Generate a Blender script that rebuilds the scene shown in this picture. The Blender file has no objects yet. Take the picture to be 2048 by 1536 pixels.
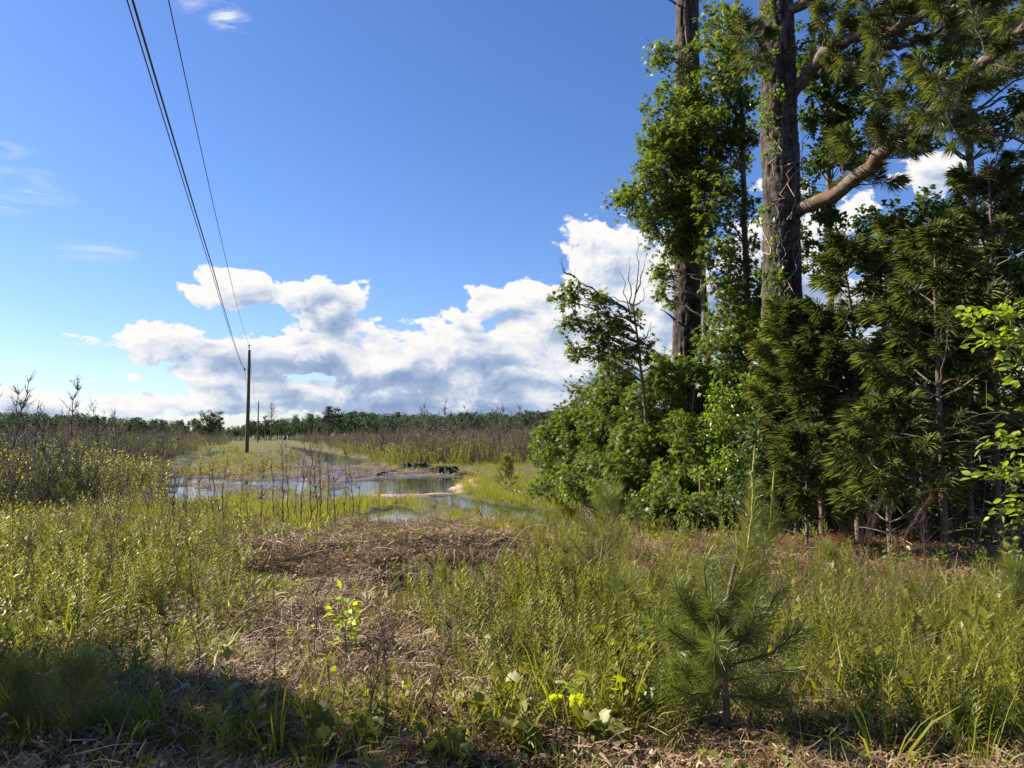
import bpy, math, random
import numpy as np
from mathutils import Vector, Matrix, Euler

random.seed(5)
rng = np.random.default_rng(11)
SC = bpy.context.scene
COL = SC.collection

# ------------------------------------------------------------------ camera
F = 1538.0                       # focal length in photo pixels (2048 wide)
PITCH = math.radians(3.87)
CAMZ = 1.8
cam_d = bpy.data.cameras.new('camera'); cam = bpy.data.objects.new('camera', cam_d); COL.objects.link(cam)
cam_d.sensor_width = 36; cam_d.sensor_fit = 'HORIZONTAL'; cam_d.lens = 36 * F / 2048
cam_d.clip_start = 0.05; cam_d.clip_end = 12000
cam.location = (0, 0, CAMZ); cam.rotation_euler = (math.pi / 2 + PITCH, 0, 0)
SC.camera = cam

# ------------------------------------------------------------------ light
SUN_AZ = math.radians(-74)       # left of the view direction (+Y), seen from above
SUN_EL = math.radians(37)
SUNDIR = Vector((math.sin(SUN_AZ) * math.cos(SUN_EL), math.cos(SUN_AZ) * math.cos(SUN_EL), math.sin(SUN_EL)))
sl = bpy.data.lights.new('sun', 'SUN'); sun = bpy.data.objects.new('sun', sl); COL.objects.link(sun)
sl.energy = 5.0; sl.angle = math.radians(0.55); sl.color = (1.0, 0.90, 0.74)
sun.rotation_euler = SUNDIR.to_track_quat('Z', 'Y').to_euler()
SC.view_settings.view_transform = 'Standard'
SC.view_settings.look = 'None'; SC.view_settings.gamma = 1.0
SC.view_settings.use_curve_mapping = False
EXPO = 1.42
SC.view_settings.exposure = EXPO
SC.cycles.max_bounces = 5; SC.cycles.diffuse_bounces = 3; SC.cycles.glossy_bounces = 2
SC.cycles.transmission_bounces = 3; SC.cycles.transparent_max_bounces = 4
SC.cycles.caustics_reflective = False; SC.cycles.caustics_refractive = False
SC.cycles.sample_clamp_indirect = 4.0

WS = 0.059
world = bpy.data.worlds.new('World'); SC.world = world; world.use_nodes = True
world.cycles.sampling_method = 'MANUAL'; world.cycles.sample_map_resolution = 512


class NT:
    """tiny helper for node graphs"""
    dim = '3D'
    def __init__(s, tree): s.t = tree; s.n = tree.nodes; s.l = tree.links
    def new(s, kind, **kw):
        n = s.n.new(kind)
        for k, v in kw.items():
            if k.startswith('i_'): n.inputs[int(k[2:])].default_value = v
            else: setattr(n, k, v)
        return n
    def put(s, sock, v):
        if isinstance(v, bpy.types.NodeSocket): s.l.new(v, sock)
        else: sock.default_value = v
    def m(s, op, a, b=0.0, c=0.0, clamp=False):
        n = s.n.new('ShaderNodeMath'); n.operation = op; n.use_clamp = clamp
        s.put(n.inputs[0], a); s.put(n.inputs[1], b)
        if op in ('MULTIPLY_ADD', 'SMOOTH_MAX', 'SMOOTH_MIN'): s.put(n.inputs[2], c)
        return n.outputs[0]
    def v(s, op, a, b=(0, 0, 0)):
        n = s.n.new('ShaderNodeVectorMath'); n.operation = op
        s.put(n.inputs[0], a); s.put(n.inputs[1], b)
        return n.outputs['Value'] if op in ('LENGTH', 'DOT_PRODUCT') else n.outputs[0]
    def noise(s, vec, scale, detail=4, rough=0.5, dist=0.0, col=False):
        n = s.n.new('ShaderNodeTexNoise'); n.noise_dimensions = s.dim; s.l.new(vec, n.inputs['Vector'])
        n.inputs['Scale'].default_value = scale; n.inputs['Detail'].default_value = detail
        n.inputs['Roughness'].default_value = rough; n.inputs['Distortion'].default_value = dist
        return n.outputs['Color' if col else 'Fac']
    def mix(s, f, a, b):
        n = s.n.new('ShaderNodeMix'); n.data_type = 'RGBA'
        s.put(n.inputs[0], f); s.put(n.inputs[6], a); s.put(n.inputs[7], b)
        return n.outputs[2]
    def ss(s, x, lo, hi, a=0.0, b=1.0):
        n = s.n.new('ShaderNodeMapRange'); n.interpolation_type = 'SMOOTHSTEP'
        s.put(n.inputs[0], x); s.put(n.inputs[1], lo); s.put(n.inputs[2], hi); s.put(n.inputs[3], a); s.put(n.inputs[4], b)
        return n.outputs[0]
    def ramp(s, x, stops):
        n = s.n.new('ShaderNodeValToRGB'); s.put(n.inputs[0], x)
        e = n.color_ramp.elements
        while len(e) < len(stops): e.new(0.5)
        for el, (p, c) in zip(e, stops): el.position = p; el.color = c if len(c) == 4 else (*c, 1)
        return n.outputs[0]


def pix_dir(u, v):
    b = (768 - v) / F
    return np.array([(u - 1024) / F, math.cos(PITCH) - math.sin(PITCH) * b, math.sin(PITCH) + math.cos(PITCH) * b])

# sky with clouds: Nishita gradient, cumulus laid out by bearing and height
def build_world():
    T = NT(world.node_tree); T.n.clear(); T.dim = '2D'
    out = T.new('ShaderNodeOutputWorld'); bg = T.new('ShaderNodeBackground')
    sky = T.new('ShaderNodeTexSky', sky_type='NISHITA', sun_disc=False, sun_elevation=SUN_EL, sun_rotation=SUN_AZ,
                altitude=0, air_density=1.0, dust_density=0.35, ozone_density=2.2)
    hs = T.new('ShaderNodeHueSaturation'); hs.inputs['Saturation'].default_value = 1.14
    T.l.new(sky.outputs[0], hs.inputs['Color'])
    skyc = T.mix(1.0, hs.outputs[0], (0.76, 0.83, 1.10, 1)); skyc.node.blend_type = 'MULTIPLY'
    tc = T.new('ShaderNodeTexCoord')
    sep = T.new('ShaderNodeSeparateXYZ'); T.l.new(tc.outputs['Generated'], sep.inputs[0])
    X, Y, Z = sep.outputs
    az = T.m('ARCTAN2', X, Y); el = T.m('ARCSINE', Z)
    cmb = T.new('ShaderNodeCombineXYZ'); T.l.new(az, cmb.inputs[0]); T.l.new(el, cmb.inputs[1])
    P = cmb.outputs[0]
    wn = T.noise(P, 9.0, 3, 0.5, col=True)
    wv = T.v('MULTIPLY', T.v('SUBTRACT', wn, (0.5, 0.5, 0.5)), (0.05, 0.03, 0))
    PW = T.v('ADD', P, wv)
    blobs = [(455, 577, 74, 46), (418, 555, 26, 28), (600, 595, 78, 42), (650, 622, 80, 48), (640, 580, 40, 34), (715, 600, 30, 34),
             (735, 660, 46, 26), (345, 688, 120, 36), (470, 705, 120, 38), (600, 715, 150, 50), (268, 746, 36, 12), (430, 750, 100, 20),
             (700, 665, 70, 34), (800, 735, 190, 76), (930, 705, 130, 62), (1000, 612, 74, 36), (915, 632, 46, 14), (1060, 590, 60, 40),
             (1090, 640, 120, 80), (1175, 580, 80, 80), (1225, 500, 100, 76), (1180, 470, 60, 36), (1330, 620, 190, 150),
             (1100, 740, 260, 90), (700, 790, 420, 46), (330, 803, 200, 18), (60, 800, 150, 30), (640, 815, 420, 24), (1000, 800, 420, 60),
             (1560, 600, 200, 190), (1800, 640, 260, 150), (1880, 350, 90, 40), (2300, 600, 400, 170),
             (-350, 800, 260, 30), (-500, 600, 110, 46)]
    g = bpy.data.node_groups.new('cloud_field', 'ShaderNodeTree')
    g.interface.new_socket('Vector', in_out='INPUT', socket_type='NodeSocketVector')
    g.interface.new_socket('Field', in_out='OUTPUT', socket_type='NodeSocketFloat')
    Q = NT(g); Q.dim = '2D'; gi = Q.new('NodeGroupInput'); go = Q.new('NodeGroupOutput'); V = gi.outputs[0]
    B = None
    for (u, v, ru, rv) in blobs:
        d = pix_dir(u, v); a0 = math.atan2(d[0], d[1]); e0 = math.asin(d[2] / np.linalg.norm(d))
        c = 1 / math.cos(a0) ** 2 if abs(a0) < 1.2 else 5
        ra = ru / F / c * 1.0; re = rv / F * (math.cos(a0) if abs(a0) < 1.2 else .4)
        q = Q.v('MULTIPLY', Q.v('SUBTRACT', V, (a0, e0, 0)), (1 / ra, 1 / re, 0))
        k_ = min(1.0, 0.25 + re * 22)
        t = Q.m('MULTIPLY_ADD', Q.v('LENGTH', q), -k_, k_)
        B = t if B is None else Q.m('SMOOTH_MAX', B, t, 0.10)
    B = Q.m('MAXIMUM', B, -1.0)
    st = Q.v('MULTIPLY', V, (1.0, 1.4, 1.0))
    w = Q.new('ShaderNodeTexVoronoi', feature='F1', voronoi_dimensions='2D'); Q.l.new(st, w.inputs['Vector'])
    w.inputs['Scale'].default_value = 21; w.inputs['Detail'].default_value = 2.0; w.inputs['Roughness'].default_value = 0.5; w.inputs['Lacunarity'].default_value = 2.6
    w.normalize = True
    nn = Q.noise(st, 26, 7, 0.68)
    n0 = Q.m('ADD', Q.m('MULTIPLY', Q.m('SUBTRACT', 0.42, w.outputs['Distance']), 1.0), Q.m('MULTIPLY', Q.m('SUBTRACT', nn, 0.5), 1.1))
    n0 = Q.m('ADD', n0, Q.m('MULTIPLY', Q.m('SUBTRACT', Q.noise(Q.v('MULTIPLY', V, (1.0, 2.4, 1.0)), 10, 3, 0.55), 0.525), 1.6))
    Q.l.new(Q.m('ADD', Q.m('MULTIPLY', B, 0.95), Q.m('MULTIPLY', n0, 0.88)), go.inputs[0])
    def field_at(vec):
        n = T.n.new('ShaderNodeGroup'); n.node_tree = g; T.l.new(vec, n.inputs[0]); return n.outputs[0]
    f0 = field_at(PW); f1 = field_at(T.v('ADD', PW, (-0.014, 0.016, 0)))
    # scattered fair-weather clouds all round the horizon outside the picture
    far = T.noise(P, 2.6, 6, 0.6)
    band = T.m('MULTIPLY', T.ss(el, 0.55, 0.1), T.ss(T.m('ABSOLUTE', az), 0.85, 1.15))
    B2 = T.m('SUBTRACT', T.m('MULTIPLY', T.m('SUBTRACT', far, 0.50), 3.0), T.m('MULTIPLY', T.m('SUBTRACT', 1.0, band), 3.0))
    field = T.m('MAXIMUM', f0, B2)
    dens = T.m('MULTIPLY', T.ss(field, 0.03, 0.19), T.ss(el, -0.01, 0.01))
    rel = T.m('SUBTRACT', f0, f1, clamp=False)         # > 0 where a billow faces the sun
    core = T.ss(field, 0.10, 0.70)
    big = T.noise(T.v('MULTIPLY', PW, (1.0, 2.2, 1.0)), 5.0, 3, 0.5)
    lum = T.m('ADD', T.m('MULTIPLY_ADD', core, -0.18, 0.90), T.m('MULTIPLY', rel, 0.70))
    lum = T.m('SUBTRACT', lum, T.m('MULTIPLY', T.m('MULTIPLY', T.ss(big, 0.44, 0.62), core), 0.34))
    lum = T.m('SUBTRACT', lum, T.m('MULTIPLY', T.ss(el, 0.16, 0.02), 0.10))
    k = 1 / (WS * 2 ** EXPO)
    colr = T.ramp(lum, [(0.15, (0.27 * k, 0.37 * k, 0.58 * k)), (0.48, (0.44 * k, 0.54 * k, 0.73 * k)), (0.74, (0.76 * k, 0.80 * k, 0.88 * k)), (1.0, (1.0 * k, 0.98 * k, 0.96 * k))])
    c1 = T.mix(dens, skyc, colr)
    # thin high wisps
    rot = T.new('ShaderNodeMapping'); T.l.new(P, rot.inputs['Vector']); rot.inputs['Rotation'].default_value = (0, 0, 0.28); rot.inputs['Scale'].default_value = (2.2, 11, 1)
    wis = T.noise(rot.outputs[0], 4.5, 7, 0.66, 0.6)
    wm = None
    for (u, v, ru, rv, s) in [(190, 505, 130, 34, .8), (70, 380, 120, 50, .9), (25, 308, 80, 22, .9), (20, 410, 70, 24, 1.0), (110, 640, 60, 12, .3), (395, 8, 60, 26, 1.6), (455, 25, 70, 40, 1.8), (490, 38, 34, 26, 1.8)]:
        d = pix_dir(u, v); a0 = math.atan2(d[0], d[1]); e0 = math.asin(d[2] / np.linalg.norm(d))
        q = T.v('MULTIPLY', T.v('SUBTRACT', PW, (a0, e0, 0)), (F / ru * 1.2, F / rv * 1.1, 0))
        t = T.m('MULTIPLY', T.ss(T.v('LENGTH', q), 1.0, 0.0), s)
        wm = t if wm is None else T.m('MAXIMUM', wm, t)
    g = T.m('MULTIPLY', T.m('MULTIPLY', T.ss(wis, 0.42, 0.72), wm), 0.75, clamp=True)
    c2 = T.mix(g, c1, (0.80 * k, 0.86 * k, 0.95 * k, 1))
    T.l.new(c2, bg.inputs[0]); bg.inputs[1].default_value = WS
    T.l.new(bg.outputs[0], out.inputs[0])
build_world()
# ------------------------------------------------------------------ value noise in numpy
def _hash(ix, iy, seed):
    h = (ix.astype(np.int64) * 374761393 + iy.astype(np.int64) * 668265263 + seed * 974634777) & 0xffffffff
    h = ((h ^ (h >> 13)) * 1274126177) & 0xffffffff
    return ((h ^ (h >> 16)) & 0xffff) / 65535.0
def vnoise(x, y, seed=0):
    ix = np.floor(x); iy = np.floor(y); fx = x - ix; fy = y - iy
    fx = fx * fx * (3 - 2 * fx); fy = fy * fy * (3 - 2 * fy)
    a = _hash(ix, iy, seed); b = _hash(ix + 1, iy, seed); c = _hash(ix, iy + 1, seed); d = _hash(ix + 1, iy + 1, seed)
    return (a * (1 - fx) + b * fx) * (1 - fy) + (c * (1 - fx) + d * fx) * fy
def fbm(x, y, seed=0, octv=4):
    s = 0; a = 0.5; t = 0
    for o in range(octv):
        s = s + a * vnoise(x * 2 ** o, y * 2 ** o, seed + o * 17); t += a; a *= 0.5
    return s / t
def sstep(x, lo, hi):
    t = np.clip((x - lo) / (hi - lo), 0, 1); return t * t * (3 - 2 * t)

def flat(u, v, z=0.0):
    """where the view ray through photo pixel (u, v) meets height z"""
    d = pix_dir(u, v); t = (z - CAMZ) / d[2]; return np.array([d[0] * t, d[1] * t])
def W(u, v, dist):
    """point at forward distance dist seen at photo pixel (u, v)"""
    d = pix_dir(u, v); t = dist / d[1]; return np.array([d[0] * t, dist, CAMZ + d[2] * t])
def to_px(x, y, z):
    cy = y * math.cos(PITCH) + (z - CAMZ) * math.sin(PITCH); cz = -y * math.sin(PITCH) + (z - CAMZ) * math.cos(PITCH)
    cy = np.where(cy < 0.05, 0.05, cy)
    return 1024 + F * x / cy, 768 - F * cz / cy

def poly_sd(x, y, poly):
    """signed distance to polygon, positive inside"""
    x = np.asarray(x, float); y = np.asarray(y, float)
    d = np.full(x.shape, 1e9); ins = np.zeros(x.shape, bool); n = len(poly)
    for i in range(n):
        ax, ay = poly[i]; bx, by = poly[(i + 1) % n]
        ex, ey = bx - ax, by - ay
        t = np.clip(((x - ax) * ex + (y - ay) * ey) / (ex * ex + ey * ey + 1e-12), 0, 1)
        d = np.minimum(d, np.hypot(x - ax - t * ex, y - ay - t * ey))
        c = ((ay > y) != (by > y)) & (x < (bx - ax) * (y - ay) / (by - ay + 1e-12) + ax)
        ins ^= c
    return np.where(ins, d, -d)
def PX(pts): return [tuple(flat(u, v)) for u, v in pts]

# ------------------------------------------------------------------ mesh accumulation
class Acc:
    def __init__(s): s.v = []; s.f = []; s.m = []; s.t = []; s.n = 0
    def add(s, v, f, m=0, tint=0.5):
        v = np.asarray(v, float).reshape(-1, 3); f = np.asarray(f, int)
        s.v.append(v); s.f.append(f + s.n); s.m.append(np.full(len(f), m)); s.n += len(v)
        s.t.append(np.broadcast_to(np.asarray(tint, float), (len(v),)))
    def build(s, name, mats, parent=None, smooth=False, offset=None, link=True):
        v = np.concatenate(s.v); t = np.concatenate(s.t)
        if offset is not None: v = v - np.asarray(offset)
        me = bpy.data.meshes.new(name)
        me.vertices.add(len(v)); me.vertices.foreach_set('co', v.ravel())
        sizes = np.concatenate([np.full(len(f), f.shape[1]) for f in s.f]); loops = np.concatenate([f.ravel() for f in s.f])
        me.loops.add(len(loops)); me.loops.foreach_set('vertex_index', loops.astype(np.int32))
        me.polygons.add(len(sizes)); st = np.concatenate([[0], np.cumsum(sizes)[:-1]])
        me.polygons.foreach_set('loop_start', st.astype(np.int32))
        me.polygons.foreach_set('material_index', np.concatenate(s.m).astype(np.int32))
        if smooth: me.polygons.foreach_set('use_smooth', np.ones(len(sizes), bool))
        at = me.attributes.new('tint', 'FLOAT', 'POINT'); at.data.foreach_set('value', t.astype(np.float32))
        for m in (mats if isinstance(mats, (list, tuple)) else [mats]): me.materials.append(m)
        me.update(calc_edges=True)
        o = bpy.data.objects.new(name, me)
        if link: COL.objects.link(o)
        if parent: o.parent = parent
        return o

def norm(a): return a / (np.linalg.norm(a, axis=-1, keepdims=True) + 1e-12)
def tube(acc, pts, rad, sides=6, m=0, tint=0.5, cap=True, lump=0.0):
    pts = np.asarray(pts, float); K = len(pts); rad = np.broadcast_to(np.asarray(rad, float), (K,))
    tan = np.gradient(pts, axis=0); tan = norm(tan)
    ref = np.array([0.0, 0, 1.0]) if abs(tan[0][2]) < 0.9 else np.array([1.0, 0, 0])
    a = norm(np.cross(tan, ref)); b = np.cross(tan, a)
    ang = np.arange(sides) * 2 * math.pi / sides
    R = rad[:, None] * (1 + lump * (rng.random((K, sides)) - 0.5))
    v = pts[:, None, :] + R[..., None] * (a[:, None, :] * np.cos(ang)[None, :, None] + b[:, None, :] * np.sin(ang)[None, :, None])
    i = np.arange(K - 1)[:, None] * sides; j = np.arange(sides)[None, :]; j2 = (j + 1) % sides
    f = np.stack([i + j, i + j2, i + sides + j2, i + sides + j], -1).reshape(-1, 4)
    acc.add(v, f, m, tint)
    if cap:
        acc.add(v[-1], [list(range(sides))], m, tint); acc.add(v[0], [list(range(sides))[::-1]], m, tint)
def rods(acc, A, B, ra, rb, m=0, tint=0.5):
    """N straight three-sided tapered twigs"""
    A = np.asarray(A, float).reshape(-1, 3); B = np.asarray(B, float).reshape(-1, 3); n = len(A)
    if n == 0: return
    ra = np.broadcast_to(ra, (n,)); rb = np.broadcast_to(rb, (n,))
    d = norm(B - A); ref = np.where(np.abs(d[:, 2:3]) < 0.9, [[0, 0, 1.0]], [[1.0, 0, 0]])
    a = norm(np.cross(d, ref)); b = np.cross(d, a)
    vs = []
    for (Q, r) in ((A, ra), (B, rb)):
        for k in range(3):
            t = k * 2 * math.pi / 3; vs.append(Q + r[:, None] * (a * math.cos(t) + b * math.sin(t)))
    v = np.stack(vs, 1); o = np.arange(n)[:, None, None] * 6
    f = (np.array([[0, 1, 4, 3], [1, 2, 5, 4], [2, 0, 3, 5]])[None] + o).reshape(-1, 4)
    tt = np.repeat(np.broadcast_to(tint, (n,)), 6)
    acc.add(v.reshape(-1, 3), f, m, tt)
def stamp(acc, tv, tf, pos, ydir, zdir, scale, m=0, tint=0.5):
    """N copies of a template (y along ydir, z towards zdir)"""
    n = len(pos)
    if n == 0: return
    y = norm(np.asarray(ydir, float)); x = norm(np.cross(y, zdir)); z = np.cross(x, y)
    sc = np.broadcast_to(scale, (n,))[:, None, None]
    v = pos[:, None, :] + sc * (tv[None, :, 0:1] * x[:, None] + tv[None, :, 1:2] * y[:, None] + tv[None, :, 2:3] * z[:, None])
    f = (np.asarray(tf)[None] + np.arange(n)[:, None, None] * len(tv)).reshape(-1, np.asarray(tf).shape[1])
    acc.add(v.reshape(-1, 3), f, m, np.repeat(np.broadcast_to(tint, (n,)), len(tv)))
def needles(acc, P, D, L, w, droop=0.15, m=0, tint=0.5):
    n = len(P); L = np.broadcast_to(L, (n,))[:, None]; w = np.broadcast_to(w, (n,))[:, None]
    side = norm(np.cross(D, rng.normal(size=(n, 3))))
    g = np.array([0, 0, -1.0]) * droop
    mid = P + D * L * 0.5 + g * L * 0.28; tip = P + D * L * 0.96 + g * L
    v = np.stack([P, mid + side * w * .5, tip, mid - side * w * .5], 1).reshape(-1, 3)
    f = np.array([[0, 1, 2], [0, 2, 3]])[None] + np.arange(n)[:, None, None] * 4
    acc.add(v, f.reshape(-1, 3), m, np.repeat(np.broadcast_to(tint, (n,)), 4))
def rdir(n):
    return norm(rng.normal(size=(n, 3)))

# leaf templates
def _star():
    pts = [(0, 0, 0)]; c = np.array([0, .46])
    for k, (a, r) in enumerate([(-150, .16), (-122, .42), (-95, .2), (-62, .56), (-30, .22), (0, .56), (30, .22), (62, .56), (95, .2), (122, .42), (150, .16)]):
        t = math.radians(a); pts.append((c[0] + math.sin(t) * r, c[1] + math.cos(t) * r, -0.25 * r * r + (0.06 if r < .3 else -.05)))
    v = np.array(pts); v = np.vstack([v, [0, .46, .04]]); n = 12
    f = [(n, 0, 1), (n, 11, 0)] + [(n, i, i + 1) for i in range(1, 11)]
    return v, np.array(f)
STAR = _star()
STAR_S = (np.array([(0, 0, 0), (-.5, .2, -.06), (-.16, .46, .05), (-.42, .86, -.07), (0, 1.04, -.1), (.42, .86, -.07), (.16, .46, .05), (.5, .2, -.06)]),
          np.array([(0, 2, 1), (0, 6, 2), (0, 7, 6), (2, 4, 3), (2, 6, 4), (6, 5, 4)]))
OVAL = (np.array([(0, 0, 0), (-.24, .28, .05), (-.27, .55, .05), (-.12, .85, -.02), (0, 1.0, -.08), (.12, .85, -.02), (.27, .55, .05), (.24, .28, .05), (0, .5, -.02)]),
        np.array([(8, 1, 0), (8, 2, 1), (8, 3, 2), (8, 4, 3), (8, 5, 4), (8, 6, 5), (8, 7, 6), (8, 0, 7)]))
OVAL_S = (np.array([(0, 0, 0), (-.25, .5, .05), (0, 1, -.06), (.25, .5, .05)]), np.array([(0, 3, 2), (0, 2, 1)]))
LANCE = (np.array([(0, 0, 0), (-.09, .4, .02), (0, 1, -.1), (.09, .4, .02)]), np.array([(0, 3, 2), (0, 2, 1)]))
LOBE = (np.array([(0, 0, 0), (-.12, .15, .02), (-.42, .1, 0), (-.5, .45, -.03), (-.36, .7, .0), (-.16, .72, .03), (0, 1.0, -.06), (.16, .72, .03), (.36, .7, 0), (.5, .45, -.03), (.42, .1, 0), (.12, .15, .02), (0, .42, .04)]),
        np.array([(12, (i + 1) % 12, i) for i in range(12)]))

# ------------------------------------------------------------------ materials
def mat(name): 
    m = bpy.data.materials.new(name); m.use_nodes = True; m.node_tree.nodes.clear(); return m, NT(m.node_tree)
def leaf_mat(name, dark, light, trans, tw=0.42, rough=0.42, spec=0.5, young=None):
    m, T = mat(name); out = T.new('ShaderNodeOutputMaterial')
    at = T.new('ShaderNodeAttribute', attribute_name='tint'); oi = T.new('ShaderNodeObjectInfo')
    f = T.m('ADD', T.m('MULTIPLY', at.outputs['Fac'], 0.75), T.m('MULTIPLY', oi.outputs['Random'], 0.25))
    stops = [(0.0, dark), (0.7, light)] + ([(1.0, young)] if young else [])
    c = T.ramp(f, stops)
    p = T.new('ShaderNodeBsdfPrincipled'); T.l.new(c, p.inputs['Base Color']); p.inputs['Roughness'].default_value = rough
    p.inputs['Specular IOR Level'].default_value = spec
    tb = T.new('ShaderNodeBsdfTranslucent')
    tcol = T.mix(1.0, c, (*trans, 1)); tcol.node.blend_type = 'MULTIPLY'
    T.l.new(tcol, tb.inputs[0])
    mx = T.new('ShaderNodeMixShader'); mx.inputs[0].default_value = tw
    T.l.new(p.outputs[0], mx.inputs[1]); T.l.new(tb.outputs[0], mx.inputs[2]); T.l.new(mx.outputs[0], out.inputs[0])
    return m
def wood_mat(name, c1, c2, scale=(30, 30, 4), rough=0.9, bump=0.3, c3=None):
    m, T = mat(name); out = T.new('ShaderNodeOutputMaterial'); p = T.new('ShaderNodeBsdfPrincipled')
    tc = T.new('ShaderNodeTexCoord'); mp = T.new('ShaderNodeMapping'); T.l.new(tc.outputs['Object'], mp.inputs[0]); mp.inputs['Scale'].default_value = scale
    n = T.noise(mp.outputs[0], 1.0, 5, 0.6)
    at = T.new('ShaderNodeAttribute', attribute_name='tint')
    f = T.m('ADD', T.m('MULTIPLY', T.ss(n, 0.3, 0.7), 0.65), T.m('MULTIPLY', at.outputs['Fac'], 0.35))
    c = T.ramp(f, [(0.1, c1), (0.9, c2)])
    if c3: c = T.mix(T.ss(T.noise(tc.outputs['Object'], 0.9, 4, 0.6), 0.52, 0.68), c, (*c3, 1))
    T.l.new(c, p.inputs['Base Color']); p.inputs['Roughness'].default_value = rough; p.inputs['Specular IOR Level'].default_value = 0.25
    b = T.new('ShaderNodeBump'); b.inputs['Strength'].default_value = bump; b.inputs['Distance'].default_value = 0.02; T.l.new(n, b.inputs['Height']); T.l.new(b.outputs[0], p.inputs['Normal'])
    T.l.new(p.outputs[0], out.inputs[0]); return m

M = {}
M['gum'] = leaf_mat('sweetgum_leaf', (0.042, 0.068, 0.015), (0.11, 0.15, 0.027), (1.8, 1.8, 0.6), 0.47, 0.46, 0.4, young=(0.22, 0.24, 0.04))
M['oak'] = leaf_mat('dark_broad_leaf', (0.026, 0.045, 0.014), (0.06, 0.09, 0.022), (1.8, 1.9, 0.7), 0.38, 0.48, 0.4, young=(0.12, 0.15, 0.03))
M['vine'] = leaf_mat('vine_leaf', (0.065, 0.11, 0.018), (0.15, 0.21, 0.03), (1.7, 1.8, 0.5), 0.42, 0.33, young=(0.30, 0.34, 0.05))
M['needle'] = leaf_mat('pine_needle', (0.085, 0.105, 0.038), (0.175, 0.20, 0.07), (1.4, 1.45, 0.6), 0.42, 0.38, 0.6, young=(0.32, 0.33, 0.07))
M['needle_near'] = leaf_mat('sapling_needle', (0.08, 0.10, 0.032), (0.19, 0.21, 0.055), (1.5, 1.5, 0.6), 0.40, 0.36, 0.6, young=(0.25, 0.28, 0.05))
M['candle'] = leaf_mat('pine_candle', (0.26, 0.23, 0.05), (0.38, 0.36, 0.09), (1.2, 1.2, .5), 0.12, 0.6, 0.2)
M['grass'] = leaf_mat('grass_blade', (0.11, 0.125, 0.02), (0.24, 0.25, 0.035), (1.5, 1.5, 0.45), 0.45, 0.45, 0.35, young=(0.36, 0.35, 0.06))
M['herb'] = leaf_mat('herb_leaf', (0.08, 0.09, 0.02), (0.19, 0.195, 0.035), (1.6, 1.6, 0.45), 0.42, 0.45, 0.35, young=(0.30, 0.31, 0.045))
M['yleaf'] = leaf_mat('young_yellow_leaf', (0.16, 0.20, 0.02), (0.30, 0.34, 0.035), (1.5, 1.6, .4), 0.5, 0.45, 0.35, young=(0.45, 0.46, 0.05))
M['straw'] = leaf_mat('dry_straw', (0.10, 0.058, 0.032), (0.30, 0.21, 0.12), (1.1, 1.0, .8), 0.18, 0.6, 0.3, young=(0.46, 0.36, 0.24))
M['redstraw'] = leaf_mat('pine_straw', (0.10, 0.038, 0.018), (0.26, 0.11, 0.05), (1.1, 1.0, .8), 0.12, 0.6, 0.3, young=(0.36, 0.20, 0.11))
M['twig'] = wood_mat('dead_twig', (0.05, 0.036, 0.03), (0.17, 0.13, 0.105), (9, 9, 9), 0.85, 0.2)
M['greytwig'] = wood_mat('bare_grey_twig', (0.068, 0.058, 0.044), (0.20, 0.17, 0.128), (4, 4, 4), 0.9, 0.0)
M['redstem'] = wood_mat('reddish_stem', (0.055, 0.034, 0.026), (0.14, 0.085, 0.06), (9, 9, 9), 0.7, 0.1)
M['bleached'] = wood_mat('bleached_stick', (0.22, 0.16, 0.12), (0.46, 0.37, 0.30), (12, 12, 12), 0.8, 0.3)
M['greenstem'] = leaf_mat('green_stem', (0.07, 0.10, 0.02), (0.14, 0.17, 0.04), (1, 1, 1), 0.1, 0.6)
M['limb'] = wood_mat('limb_bark', (0.055, 0.04, 0.032), (0.20, 0.155, 0.125), (14, 14, 14), 0.9, 0.6, c3=(0.11, 0.06, 0.035))
M['smallbark'] = wood_mat('sapling_bark', (0.07, 0.052, 0.04), (0.20, 0.155, 0.12), (30, 30, 12), 0.9, 0.4)
M['stump'] = wood_mat('rotten_stump_wood', (0.012, 0.010, 0.009), (0.075, 0.058, 0.048), (9, 9, 5), 0.95, 0.8)
M['pole'] = wood_mat('treated_pole_wood', (0.05, 0.055, 0.032), (0.12, 0.12, 0.07), (20, 20, 1.2), 0.85, 0.2)
M['farleaf'] = leaf_mat('distant_leaf', (0.022, 0.045, 0.024), (0.05, 0.088, 0.042), (1.4, 1.5, .9), 0.3, 0.6, 0.2, young=(0.09, 0.13, 0.05))  # bluish green: slight distance haze is put into this leaf colour
M['farpine'] = leaf_mat('distant_needle', (0.018, 0.034, 0.022), (0.035, 0.058, 0.032), (1.2, 1.2, 1), 0.2, 0.6, 0.2)  # far needles carry the same haze as a bluish tone in their colour
def plain(name, col, rough, metal=0.0):
    m, T = mat(name); out = T.new('ShaderNodeOutputMaterial'); p = T.new('ShaderNodeBsdfPrincipled')
    tc = T.new('ShaderNodeTexCoord'); n = T.noise(tc.outputs['Object'], 12, 3)
    T.l.new(T.mix(n, (*[c * .8 for c in col], 1), (*[min(1, c * 1.2) for c in col], 1)), p.inputs['Base Color'])
    p.inputs['Roughness'].default_value = rough; p.inputs['Metallic'].default_value = metal; T.l.new(p.outputs[0], out.inputs[0]); return m
M['wire'] = plain('black_wire', (0.02, 0.02, 0.025), 0.5)
M['ceramic'] = plain('grey_porcelain', (0.10, 0.09, 0.09), 0.3)
M['steel'] = plain('galvanised_steel', (0.25, 0.26, 0.27), 0.45, 0.8)

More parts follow.
